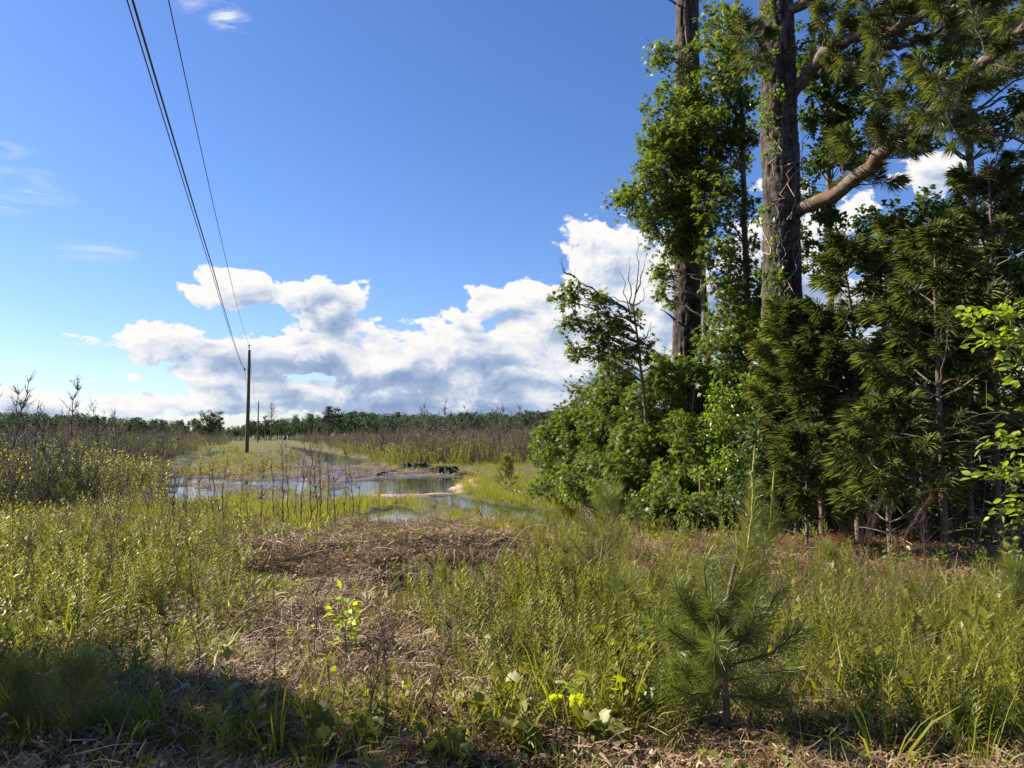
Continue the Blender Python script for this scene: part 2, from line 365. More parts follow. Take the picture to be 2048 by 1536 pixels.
def bark_mat():
    m, T = mat('pine_bark'); out = T.new('ShaderNodeOutputMaterial'); p = T.new('ShaderNodeBsdfPrincipled')
    tc = T.new('ShaderNodeTexCoord'); at = T.new('ShaderNodeAttribute', attribute_name='tint')
    n = T.noise(tc.outputs['Object'], 26, 5, 0.65); n2 = T.noise(tc.outputs['Object'], 2.2, 3, 0.5)
    c = T.ramp(T.m('ADD', T.m('MULTIPLY', at.outputs['Fac'], 0.6), T.m('MULTIPLY', n, 0.4)),
               [(0.15, (0.008, 0.007, 0.006)), (0.5, (0.035, 0.028, 0.025)), (0.9, (0.125, 0.105, 0.092))])
    c = T.mix(T.m('MULTIPLY', T.ss(n2, 0.5, 0.7), 0.35), c, (0.08, 0.05, 0.036, 1))
    T.l.new(c, p.inputs['Base Color']); p.inputs['Roughness'].default_value = 0.95; p.inputs['Specular IOR Level'].default_value = 0.2
    b = T.new('ShaderNodeBump'); b.inputs['Strength'].default_value = 0.5; b.inputs['Distance'].default_value = 0.015; T.l.new(n, b.inputs['Height']); T.l.new(b.outputs[0], p.inputs['Normal'])
    T.l.new(p.outputs[0], out.inputs[0]); return m
M['bark'] = bark_mat()

# ------------------------------------------------------------------ scene bookkeeping
def tag(o, label=None, cat=None, group=None, kind=None):
    if label: o['label'] = label
    if cat: o['category'] = cat
    if group: o['group'] = group
    if kind: o['kind'] = kind
    return o
def empty(name, loc, rz=0.0, parent=None):
    o = bpy.data.objects.new(name, None); COL.objects.link(o); o.location = loc; o.rotation_euler = (0, 0, rz)
    o.empty_display_size = 0.2
    if parent: o.parent = parent
    return o
def copy_tree(o, loc, rz, scale=1.0, label=None):
    kids = list(o.children)
    c = o.copy(); COL.objects.link(c); c.location = loc; c.rotation_euler = (0, 0, rz); c.scale = (scale,) * 3
    if label: c['label'] = label
    for k in kids:
        kk = list(k.children); d = k.copy(); COL.objects.link(d); d.parent = c
        for g in kk:
            e = g.copy(); COL.objects.link(e); e.parent = d
    return c

def bez(a, b, c, n):
    t = np.linspace(0, 1, n)[:, None]; a, b, c = map(np.asarray, (a, b, c))
    return (1 - t) ** 2 * a + 2 * t * (1 - t) * b + t * t * c
def wob(pts, amt):
    pts = np.array(pts, float); n = len(pts)
    w = rng.normal(size=(n, 3)) * amt; w[0] = 0; w[-1] *= .3
    return pts + w
def resample(pts, n):
    pts = np.asarray(pts, float); d = np.concatenate([[0], np.cumsum(np.linalg.norm(np.diff(pts, axis=0), axis=1))])
    t = np.linspace(0, d[-1], n); return np.stack([np.interp(t, d, pts[:, k]) for k in range(3)], 1)

# scatter for uncountable ground cover: points -> instances
def scatter(name, templates, pos, rot, scl, idx, label, cat):
    n = len(pos)
    if n == 0: return None
    me = bpy.data.meshes.new(name); me.vertices.add(n); me.vertices.foreach_set('co', np.asarray(pos, float).ravel())
    a = me.attributes.new('rot', 'FLOAT_VECTOR', 'POINT'); a.data.foreach_set('vector', np.asarray(rot, np.float32).ravel())
    a = me.attributes.new('scl', 'FLOAT', 'POINT'); a.data.foreach_set('value', np.asarray(scl, np.float32))
    a = me.attributes.new('idx', 'INT', 'POINT'); a.data.foreach_set('value', np.asarray(idx, np.int32))
    o = bpy.data.objects.new(name, me); COL.objects.link(o)
    coll = bpy.data.collections.new(name + '_templates')
    for t in templates: coll.objects.link(t)
    ng = bpy.data.node_groups.new(name, 'GeometryNodeTree')
    ng.interface.new_socket('Geometry', in_out='INPUT', socket_type='NodeSocketGeometry')
    ng.interface.new_socket('Geometry', in_out='OUTPUT', socket_type='NodeSocketGeometry')
    N = ng.nodes; L = ng.links
    gi = N.new('NodeGroupInput'); go = N.new('NodeGroupOutput')
    ci = N.new('GeometryNodeCollectionInfo'); ci.inputs[0].default_value = coll; ci.inputs[1].default_value = True; ci.inputs[2].default_value = True
    ip = N.new('GeometryNodeInstanceOnPoints'); ip.inputs['Pick Instance'].default_value = True
    def attr(nm, dt):
        q = N.new('GeometryNodeInputNamedAttribute'); q.data_type = dt; q.inputs[0].default_value = nm; return q.outputs[0]
    L.new(gi.outputs[0], ip.inputs['Points']); L.new(ci.outputs[0], ip.inputs['Instance'])
    L.new(attr('idx', 'INT'), ip.inputs['Instance Index'])
    er = N.new('FunctionNodeEulerToRotation'); L.new(attr('rot', 'FLOAT_VECTOR'), er.inputs[0]); L.new(er.outputs[0], ip.inputs['Rotation'])
    L.new(attr('scl', 'FLOAT'), ip.inputs['Scale']); L.new(ip.outputs[0], go.inputs[0])
    md = o.modifiers.new('scatter', 'NODES'); md.node_group = ng
    tag(o, label, cat, kind='stuff'); return o
# ------------------------------------------------------------------ terrain
WATER = [PX(p) for p in [
    [(640, 984), (700, 966), (780, 957), (900, 955), (948, 953), (935, 966), (905, 975), (890, 988), (760, 990), (680, 994)],
    [(868, 994), (905, 992), (960, 1004), (1040, 1012), (1130, 1026), (1185, 1050), (1160, 1082), (1090, 1068), (1030, 1040), (950, 1032), (905, 1012)],
    [(725, 1030), (790, 1014), (850, 1020), (905, 1034), (885, 1050), (800, 1056), (735, 1052)],
    [(330, 978), (380, 972), (450, 984), (455, 998), (390, 1008), (300, 1002), (290, 990)],
    [(285, 962), (340, 955), (470, 957), (560, 964), (540, 971), (400, 967), (300, 970)],
    [(360, 926), (385, 911), (440, 900), (458, 903), (420, 914), (402, 930), (370, 937)],
    [(575, 891), (600, 894), (650, 902), (680, 908), (740, 919), (752, 931), (690, 932), (635, 922), (605, 909), (572, 896)],
    [(500, 968), (560, 962), (640, 966), (640, 980), (560, 978), (510, 975)],
]]
SAND = PX([(700, 984), (800, 976), (900, 968), (950, 963), (935, 985), (880, 992), (760, 996)])
SANDBAR = [tuple(flat(u, v, .36)) for u, v in [(925, 1076), (1065, 1070), (1100, 1085), (1075, 1108), (975, 1104)]]
MUD = PX([(430, 985), (520, 955), (560, 940), (600, 930), (620, 905), (700, 915), (760, 930), (830, 944), (960, 940), (960, 955), (900, 972), (640, 1000), (470, 1002)])
BERM_C = flat(840, 1140)
def H(x, y):
    x = np.asarray(x, float); y = np.asarray(y, float)
    near = 1 - sstep(y, 10.2, 12.2)
    n1 = fbm(x * .9, y * .9, 3, 4) - .5; n2 = fbm(x * 3.1, y * 3.1, 9, 3) - .5
    right = sstep(x, 1.2 + y * .05, 4.0 + y * .07)
    h = 0.13 * near + (1 - near) * (0.055 + 0.20 * right)
    h = h + n1 * (0.12 * near + 0.07) + n2 * 0.05
    rx = (x - BERM_C[0]) / 2.9; ry = (y - BERM_C[1] + .25) / 1.15
    h = h + 0.24 * np.exp(-(rx ** 2 + ry ** 2) * 1.3) * (1 + n2 * 1.5)
    rx = (x - BERM_C[0] - 3) / 2.2; ry = (y - BERM_C[1]) / 1.2
    h = h + 0.10 * np.exp(-(rx ** 2 + ry ** 2))
    cx = -1.82 - .321 * y                                     # line of the cleared track
    off = np.abs(x - cx)
    h = h + 0.12 * sstep(off, 7.5, 10) * sstep(y, 20, 30) + 0.10 * sstep(y, 60, 160)
    wn = (fbm(x * 1.1, y * 0.8, 21, 4) - .5)
    mud = sstep(poly_sd(x, y, MUD), -1.0, 1.0) * sstep(y, 20, 24)
    h = h * (1 - mud) + mud * (.034 + (fbm(x * 1.3, y * .7, 71, 4) - .5) * .22)
    for p in WATER:
        sc = 1 + y * 0.012
        sd = poly_sd(x, y, p) + wn * 1.3 * sc
        h = h * (1 - sstep(sd, -.25 * sc, .3 * sc)) + (-0.05) * sstep(sd, -.25 * sc, .3 * sc)
    return h
def water_near(x, y, reach=(0, 1.5, 3, 5)):
    m = np.zeros_like(x)
    for k in reach: m = np.maximum(m, (H(x, y + k * y / 18) < 0.012) * 1.0)
    return m
def ground_pt(u, v):
    """ground point under photo pixel"""
    z = 0.15
    for _ in range(6):
        p = flat(u, v, z); z = float(H(p[0], p[1]))
    return np.array([p[0], p[1], z])

def build_ground():
    ny, nx = 520, 430
    y = np.concatenate([np.linspace(-14, 3.0, 20, endpoint=False), np.geomspace(3.0, 160, ny - 60), np.geomspace(166, 6000, 40)])
    t = np.linspace(-1, 1, nx); t = np.sign(t) * np.abs(t) ** 1.35
    wd = 16 + 1.15 * np.maximum(y, 0)
    ctr = -0.16 * np.clip(y, 0, 200)
    Xg = ctr[:, None] + t[None] * wd[:, None]; Yg = np.broadcast_to(y[:, None], Xg.shape)
    Zg = H(Xg, Yg)
    v = np.stack([Xg, Yg, Zg], -1).reshape(-1, 3)
    i = np.arange(len(y) - 1)[:, None] * nx; j = np.arange(nx - 1)[None]
    f = np.stack([i + j, i + j + 1, i + nx + j + 1, i + nx + j], -1).reshape(-1, 4)
    a = Acc(); a.add(v, f)
    o = a.build('ground', mat_ground(), smooth=True)
    fx = Xg.ravel(); fy = Yg.ravel(); nz = fbm(fx * 1.2, fy * 1.2, 40, 4) - .5
    def put(nm, val): q = o.data.attributes.new(nm, 'FLOAT', 'POINT'); q.data.foreach_set('value', val.astype(np.float32))
    put('sand', np.maximum(sstep(poly_sd(fx, fy, SAND) + nz * 1.2, -.4, .4), sstep(poly_sd(fx, fy, SANDBAR) + nz * .8, -.15, .15)))
    put('mud', sstep(poly_sd(fx, fy, MUD) + nz * 3, -.8, .8))
    rd = np.array(flat(1750, 1110)); put('needlebed', np.exp(-(((fx - rd[0]) / 3.2) ** 2 + ((fy - rd[1] - 1.0) / 2.6) ** 2)) )
    put('green', np.maximum(sstep(fbm(fx * .35, fy * .35, 55, 3) + 0.10 * (fy > 13), .42, .6), sstep(fy, 33, 50)))
    tag(o, kind='structure', label='damp brown field ground with mud, sand and puddles', cat='ground')
    return o
def mat_ground():
    m, T = mat('damp_soil'); out = T.new('ShaderNodeOutputMaterial'); p = T.new('ShaderNodeBsdfPrincipled')
    tc = T.new('ShaderNodeTexCoord'); P = tc.outputs['Object']
    g = lambda nm: T.new('ShaderNodeAttribute', attribute_name=nm).outputs['Fac']
    n = T.noise(P, 3.0, 6, 0.65); nf = T.noise(P, 38, 5, 0.7)
    c = T.ramp(T.m('ADD', T.m('MULTIPLY', n, .5), T.m('MULTIPLY', nf, .5)), [(0.3, (0.028, 0.018, 0.011)), (0.5, (0.085, 0.056, 0.036)), (0.66, (0.17, 0.115, 0.078))])
    c = T.mix(T.m('MULTIPLY', g('green'), 0.85), c, T.ramp(nf, [(0.35, (0.035, 0.038, 0.012)), (0.65, (0.13, 0.13, 0.03))]))
    c = T.mix(T.m('MULTIPLY', g('needlebed'), 0.9), c, T.ramp(nf, [(0.3, (0.05, 0.02, 0.011)), (0.7, (0.20, 0.085, 0.042))]))
    c = T.mix(g('mud'), c, T.ramp(n, [(0.35, (0.055, 0.042, 0.036)), (0.65, (0.15, 0.115, 0.10))]))
    c = T.mix(g('sand'), c, T.ramp(nf, [(0.3, (0.36, 0.24, 0.155)), (0.7, (0.55, 0.40, 0.27))]))
    gm = T.new('ShaderNodeNewGeometry'); sp = T.new('ShaderNodeSeparateXYZ'); T.l.new(gm.outputs['Position'], sp.inputs[0])
    wet = T.ss(sp.outputs[2], 0.07, 0.0)                     # soil soaked next to the water
    wetc = T.mix(T.m('MULTIPLY', wet, 0.45), c, (0.03, 0.024, 0.02, 1))
    T.l.new(wetc, p.inputs['Base Color'])
    T.l.new(T.m('SUBTRACT', 0.92, T.m('MULTIPLY', wet, 0.6)), p.inputs['Roughness'])
    p.inputs['Specular IOR Level'].default_value = 0.3
    b = T.new('ShaderNodeBump'); b.inputs['Strength'].default_value = 0.8; b.inputs['Distance'].default_value = 0.03; T.l.new(nf, b.inputs['Height']); T.l.new(b.outputs[0], p.inputs['Normal'])
    T.l.new(p.outputs[0], out.inputs[0]); return m
build_ground()

def build_water():
    m, T = mat('shallow_water'); out = T.new('ShaderNodeOutputMaterial')
    tc = T.new('ShaderNodeTexCoord')
    gl = T.new('ShaderNodeBsdfGlossy'); gl.inputs['Roughness'].default_value = 0.03; gl.inputs['Color'].default_value = (1, 1, 1, 1)
    tr = T.new('ShaderNodeBsdfTransparent'); tr.inputs[0].default_value = (0.72, 0.66, 0.52, 1)
    lw = T.new('ShaderNodeFresnel'); lw.inputs['IOR'].default_value = 1.33
    b = T.new('ShaderNodeBump'); b.inputs['Strength'].default_value = 0.10; b.inputs['Distance'].default_value = 0.02
    mp = T.new('ShaderNodeMapping'); T.l.new(tc.outputs['Object'], mp.inputs[0]); mp.inputs['Scale'].default_value = (1.0, 2.2, 1)
    T.l.new(T.noise(mp.outputs[0], 5, 3, .5), b.inputs['Height'])
    T.l.new(b.outputs[0], gl.inputs['Normal']); T.l.new(b.outputs[0], lw.inputs['Normal'])
    mx = T.new('ShaderNodeMixShader'); T.l.new(lw.outputs[0], mx.inputs[0])
    T.l.new(tr.outputs[0], mx.inputs[1]); T.l.new(gl.outputs[0], mx.inputs[2]); T.l.new(mx.outputs[0], out.inputs[0])
    a = Acc(); nxw, nyw = 12, 24
    ys = np.linspace(13, 200, nyw); xs = np.linspace(-1, 1, nxw)
    v = [(-1 - .30 * yy + s * (9 + .12 * yy), yy, 0.0) for yy in ys for s in xs]
    i = np.arange(nyw - 1)[:, None] * nxw; j = np.arange(nxw - 1)[None]
    a.add(v, np.stack([i + j, i + j + 1, i + nxw + j + 1, i + nxw + j], -1).reshape(-1, 4))
    o = a.build('water', m); tag(o, kind='structure', label='shallow still water lying in puddles across the muddy clearing', cat='water')
build_water()

# ------------------------------------------------------------------ utility poles and wires
def pole_xy(y): return -27.5 - .321 * (y - 80)
def build_pole(y, top, label, base_w):
    x = pole_xy(y); z0 = float(H(x, y)) - .1
    r = empty('utility_pole', (x, y, z0)); h = top - z0
    a = Acc(); zz = np.linspace(0, h, 14)
    tube(a, np.stack([0.004 * h * np.sin(zz * .2), 0 * zz, zz], 1), np.linspace(base_w, base_w * .68, 14), 14)
    a.build('post', M['pole'], r, smooth=True)
    a = Acc(); tube(a, [(0, 0, h), (0, 0, h + .42)], .03, 6); tube(a, [(-.10, 0, h + .28), (.10, 0, h + .28)], .02, 6)
    pin = a.build('top_pin', M['steel'], r)
    a = Acc(); tube(a, [(0, 0, h + .38), (0, 0, h + .43), (0, 0, h + .47), (0, 0, h + .53), (0, 0, h + .60), (0, 0, h + .62)], [.05, .11, .06, .12, .07, .03], 10)
    a.build('insulator', M['ceramic'], pin, smooth=True)
    a = Acc(); tube(a, [(-.15, 0, h - 2.05), (-.42, 0, h - 2.0)], .025, 6); a.build('bracket', M['steel'], r)
    a = Acc(); tube(a, [(-.42, 0, h - 2.12), (-.42, 0, h - 2.08), (-.42, 0, h - 2.0), (-.42, 0, h - 1.92), (-.42, 0, h - 1.88)], [.05, .10, .07, .10, .04], 8)
    a.build('spool_insulator', M['ceramic'], r, smooth=True)
    a = Acc(); tube(a, [(.14, -.1, 0.2), (.12, -.1, h - 2.4)], .012, 5); a.build('ground_wire', M['wire'], r)
    tag(r, label, 'utility pole', 'utility poles along the flooded track')
    return x, y, top
p1 = build_pole(80, 10.75, 'tall dark utility pole standing nearest in the weedy track', .21)
p2 = build_pole(203, 10.75, 'small distant utility pole further down the flooded track', .20)
def wire(name, pts, rad, label):
    pts = np.array(pts); a = Acc(); tube(a, pts, rad, 5)
    o = a.build(name, M['wire'], smooth=True); tag(o, label, 'wire', 'power line wires')
def span(pix, y_end, z_end, xo_end=0.0):
    ys, zs = [], []
    for (u, v) in pix:
        d = pix_dir(u, v); y = -1.82 / (d[0] / d[1] + .321); ys.append(y); zs.append(CAMZ + d[2] / d[1] * y)
    co = np.polyfit(ys + [y_end], zs + [z_end], 2)
    yy = np.linspace(-46, y_end, 90)
    return [(pole_xy(t) + xo_end * max(0, (t - 25) / (y_end - 25)), t, float(np.polyval(co, t))) for t in yy]
wire('power_wire', span([(337, 0), (429, 420)], 80, 11.3), .011, 'single thin wire running to the top insulator of the near pole')
wire('power_wire', span([(265, 0), (390, 420)], 80, 8.72, -.42), .017, 'thickest black wire of the overhead line, below the top wire')
wire('power_wire', span([(254, 0), (384, 420)], 80, 8.66, -.42), .010, 'leftmost thin wire close beside the thickest overhead wire')
for zo, xo, r, lb in ((11.3, 0, .018, 'thin top wire sagging between the near pole and the distant pole'), (8.7, -.42, .020, 'thin lower wire sagging between the near pole and the distant pole')):
    yy = np.linspace(80, 203, 50); wire('power_wire', [(pole_xy(t) + xo, t, zo - 3.2 * (1 - ((t - 141.5) / 61.5) ** 2)) for t in yy], r, lb)
# ------------------------------------------------------------------ plant builders
UP = np.array([0, 0, 1.0])
def pine_trunk(name, parent, pts, r0, r1, off, step=0.035, sides=72):
    """thick pine bole with furrowed, plated bark"""
    pts = resample(pts, max(8, int(np.linalg.norm(np.diff(np.asarray(pts), axis=0), axis=1).sum() / step)))
    K = len(pts); t = np.linspace(0, 1, K)
    R = r0 + (r1 - r0) * t + 0.25 * r0 * np.exp(-t * K * step / 0.35)
    ang = np.arange(sides) * 2 * math.pi / sides
    arc = ang[None] * r0; zz = (t * K * step)[:, None] + 0 * arc
    per = 2 * math.pi * r0
    def tile(fx, fz, seed):
        # noise that closes round the bole
        w = ang[None] / (2 * math.pi)
        return fbm(arc * fx, zz * fz, seed, 3) * (1 - w) + fbm((arc - per) * fx, zz * fz, seed, 3) * w
    warp = tile(3, 1.4, 5)
    ridg = 1 - np.abs(2 * (tile(13, 2.6, 31)) - 1) * 2.2            # long ridges
    crack = np.abs(2 * fbm(arc * 6 + warp * 3, zz * 9, 77, 2) - 1)
    plate = np.clip(ridg, -.4, 1) * 0.6 + np.clip(crack * 3, 0, 1) * 0.4
    disp = (plate - .5) * 0.05 + (warp - .5) * 0.05
    d = norm(np.gradient(pts, axis=0)); a = norm(np.cross(d, [0, 1, 0.0])); b = np.cross(d, a)
    rr = R[:, None] + disp
    v = pts[:, None, :] + rr[..., None] * (a[:, None] * np.cos(ang)[None, :, None] + b[:, None] * np.sin(ang)[None, :, None])
    i = np.arange(K - 1)[:, None] * sides; j = np.arange(sides)[None]; j2 = (j + 1) % sides
    f = np.stack([i + j, i + j2, i + sides + j2, i + sides + j], -1).reshape(-1, 4)
    A = Acc(); A.add(v - off, f, 0, np.clip(plate, 0, 1).ravel())
    return A.build(name, M['bark'], parent)

def leafy_clumps(A, C, R, per, size, tmpl, m=0, twm=1, droop=0.25, base=None, flat_=0.75, tw=0.004):
    """twigs with leaves filling balls at C; A gets leaves (material m) and twigs (material twm)"""
    tv, tf = tmpl
    for c, r in zip(C, R):
        nt = max(3, int(per * (r / 0.45) ** 2)); q = rdir(nt) * (rng.random((nt, 1)) ** 0.45) * r * [1, 1, flat_]
        tip = c + q; root = c + q * 0.25 - [0, 0, r * .22]
        rods(A, root, tip, tw, tw * .4, twm)
        ct = rng.random() * 0.45
        nl = 7
        tt = np.tile(np.linspace(0.45, 1.05, nl), nt)[:, None]; rb = np.repeat(root, nl, 0); tb = np.repeat(tip, nl, 0)
        pos = rb + (tb - rb) * tt + rng.normal(size=(nt * nl, 3)) * size * 0.35
        out = norm(tb - rb + 1e-6); dr = norm(out * .5 + rdir(nt * nl) * .9 - UP * droop)
        nrm = norm(UP * .9 + rdir(nt * nl) * .75 + out * .25)
        tn = np.clip(ct + np.repeat(rng.random(nt) * .25, nl) + rng.random(nt * nl) * .35 - .05, 0, 1)
        stamp(A, tv, tf, pos, dr, nrm, size * (0.6 + 0.7 * rng.random(nt * nl)), m, tn)

def trunk_path(base, pts): return np.array([base] + list(pts))
def branch_to(A, trunk, c, r, sides=5, m=0, low=0.45):
    """a limb from the trunk curving out to clump c"""
    hd = np.hypot(*(trunk[:, :2] - c[:2]).T)
    want = c[2] - low * hd
    k = int(np.argmin(np.abs(trunk[:, 2] - want) + 0.05 * hd)); a = trunk[k]
    mid = (a + c) / 2 + [0, 0, 0.12 * np.linalg.norm(c - a)] + rng.normal(size=3) * .05
    p = wob(bez(a, mid, c, 8), 0.02 * np.linalg.norm(c - a))
    tube(A, p, np.linspace(r, r * .25, 8), sides, m, .5, cap=False)

def broad_tree(name, label, cat, base, path, r0, clumps, leaf, size, per, tmpl, bark='smallbark', group=None, trunk_name='trunk', droop=.25, branch_r=.02, flat_=.75):
    base = np.asarray(base); root = empty(name, base)
    P = resample(trunk_path(base, path), 24); P = wob(P, r0 * .12)
    A = Acc(); tube(A, P - base, np.linspace(r0, r0 * .3, 24), 12, 0, .5, lump=.12); A.build(trunk_name, M[bark], root, smooth=True)
    L = Acc(); B = Acc()
    for (c, r) in clumps: branch_to(B, P - base, np.asarray(c) - base, branch_r * (0.6 + .8 * rng.random()))
    if clumps:
        leafy_clumps(L, [np.asarray(c) - base for c, r in clumps], [r for c, r in clumps], per, size, tmpl, 0, 1, droop, flat_=flat_)
        B.build('branches', M[bark], root)['kind'] = 'stuff'
        L.build('crown', [M[leaf], M[bark]], root)
    tag(root, label, cat, group)
    return root

def fill(cl, n, rr=(0.3, 0.55)):
    """n clump centres spread inside photo-outline boxes (u, v, ru, rv, dist, depth)"""
    out = []
    tot = sum(c[2] * c[3] for c in cl)
    for (u, v, ru, rv, d, dp) in cl:
        k = max(1, int(round(n * ru * rv / tot)))
        for _ in range(k):
            a = rng.random() * 2 * math.pi; q = math.sqrt(rng.random())
            out.append((W(u + ru * q * math.cos(a), v + rv * q * math.sin(a), d + dp * (rng.random() - .5)), rng.uniform(*rr)))
    return out

def tufts(A, P, D, n, L, w, droop=.15, m=0, spread=0.9, back=0.16, young=0.0):
    """pine needle tufts: P twig tips, D twig directions"""
    N = len(P); P = np.repeat(P, n, 0); Dr = np.repeat(D, n, 0)
    s = rng.random((N * n, 1)); st = P - Dr * s * back
    ang = spread * (0.35 + .75 * s)
    q = rdir(N * n); q = norm(q - (q * Dr).sum(-1, keepdims=True) * Dr)
    dd = norm(Dr * np.cos(ang) + q * np.sin(ang))
    tn = np.clip(np.repeat(rng.random(N) * .4, n) + rng.random(N * n) * .35 + young * (1 - s[:, 0]), 0, 1)
    needles(A, st, dd, L * (0.75 + .4 * rng.random(N * n)), w, droop, m, tn)

def grow_branch(W_, A, B, start, d, length, r, nsub, tips, m=0):
    """curved bough with side twigs; appends tuft tips"""
    end = start + d * length; mid = start + d * length * .5 + np.array([0, 0, -0.06 * length])
    e2 = end + np.array([0, 0, 0.14 * length])
    p = wob(bez(start, mid, e2, 7), .012 * length)
    tube(B, p, np.linspace(r, r * .3, 7), 5, m, .5, cap=False)
    tips.append((p[-1], norm(p[-1] - p[-2])))
    for k in range(nsub):
        t = 0.35 + .62 * (k + rng.random() * .6) / nsub; i = min(5, int(t * 6)); q = p[i] + (p[i + 1] - p[i]) * (t * 6 - i)
        sd = norm(norm(p[i + 1] - p[i]) * .7 + rdir(1)[0] * .65 + np.array([0, 0, .3]))
        ln = length * .30 * (1.1 - t * .5) * rng.uniform(.6, 1.2)
        tube(B, [q, q + sd * ln * .55 + [0, 0, -.01], q + sd * ln], [r * .4, r * .3, r * .2], 3, m, .5, cap=False)
        tips.append((q + sd * ln, sd)); 
        if ln > .25: tips.append((q + sd * ln * .5, norm(sd + rdir(1)[0] * .5)))

def young_pine(name, label, base, path, r0, whorls, nb, reach, nl, needle_n, w, group=None, top_shape=1.0, z0=.15, mt='needle', cat='pine tree', up=.45, sub=4, droop=.18, dead_below=0.0, nspread=.9):
    base = np.asarray(base); root = empty(name, base)
    P = resample(trunk_path(base, path), 30); P = wob(P, r0 * .1) - base
    A = Acc(); tube(A, P, np.linspace(r0, r0 * .2, 30), 10, 0, .5, lump=.15); A.build('trunk', M['smallbark'], root, smooth=True)
    tips = []; B = Acc(); D_ = Acc()
    for wv in range(whorls):
        t = z0 + (1 - z0) * (wv + .3 * rng.random()) / whorls; i = min(28, int(t * 29)); q = P[i]
        prof = (1 - (t - z0) / (1 - z0)) ** .7 * .85 + .15
        a0 = rng.random() * 6.28
        for k in range(nb):
            a = a0 + k * 6.28 / nb + rng.normal() * .3
            d = norm(np.array([math.cos(a), math.sin(a), up * rng.uniform(.4, 1.3) + .5 * t]))
            if t < dead_below:
                tube(D_, bez(q, q + d * reach * .3, q + d * reach * rng.uniform(.4, .8) - [0, 0, .15], 5), np.linspace(.012, .003, 5), 4)
                continue
            grow_branch(W, A, B, q, d, reach * prof * rng.uniform(.7, 1.15), r0 * .28 * prof + .003, sub, tips)
    tips.append((P[-1], norm(P[-1] - P[-3])))
    if D_.n: o = D_.build('dead_branches', M['greytwig'], root); o['label'] = 'bare dead lower limbs'; o['kind'] = 'stuff'
    B.build('branches', M['smallbark'], root)['kind'] = 'stuff'
    TP = np.array([t[0] for t in tips]); TD = np.array([t[1] for t in tips])
    L = Acc(); tufts(L, TP, TD, needle_n, nl, w, droop, 0, spread=nspread, young=.35); L.build('crown', M[mt], root)
    tag(root, label, cat, group); return root
# ------------------------------------------------------------------ the two tall pines at the wood's edge
def tall_pine_left():
    d = 17.0; b = W(1378, 1000, d); b[2] = float(H(b[0], b[1])) - .05
    pts = [W(1375, 700, d), W(1374, 300, d - .1), W(1375, 0, d - .1), W(1372, -500, d), W(1368, -1100, d)]
    r = empty('pine_tree', b)
    pine_trunk('trunk', r, [b] + pts, .33, .15, b, .045)
    for (u, v, du, dv) in [(1352, 8, -26, -12), (1400, 520, 24, -30), (1350, 640, -30, -22)]:
        A = Acc(); p = W(u, v, d - .2) - b; q = W(u + du, v + dv, d - .5) - b; tube(A, bez(p, (p + q) / 2 + [0, 0, .05], q, 4), [.03, .02, .01, .008], 5)
        A.build('branch', M['limb'], r)['label'] = 'broken dead branch stub'
    tips = []; B = Acc(); top = W(1368, -1000, d) - b                       # crown far above the picture, it shades the ground
    for k in range(46):
        a = rng.random() * 6.28; q = top + np.array([0, 0, rng.uniform(-4.5, 1.0)])
        grow_branch(W, None, B, q, norm(np.array([math.cos(a), math.sin(a), rng.uniform(.1, .7)])), rng.uniform(1.6, 3.2), .05, 7, tips)
    B.build('branches', M['limb'], r)['kind'] = 'stuff'
    L = Acc(); tufts(L, np.array([t[0] for t in tips]), np.array([t[1] for t in tips]), 40, .22, .008); L.build('crown', M['needle'], r)
    tag(r, 'tall straight pine whose bare bole rises out of sweetgum foliage, left of the thicker pine', 'pine tree')
tall_pine_left()

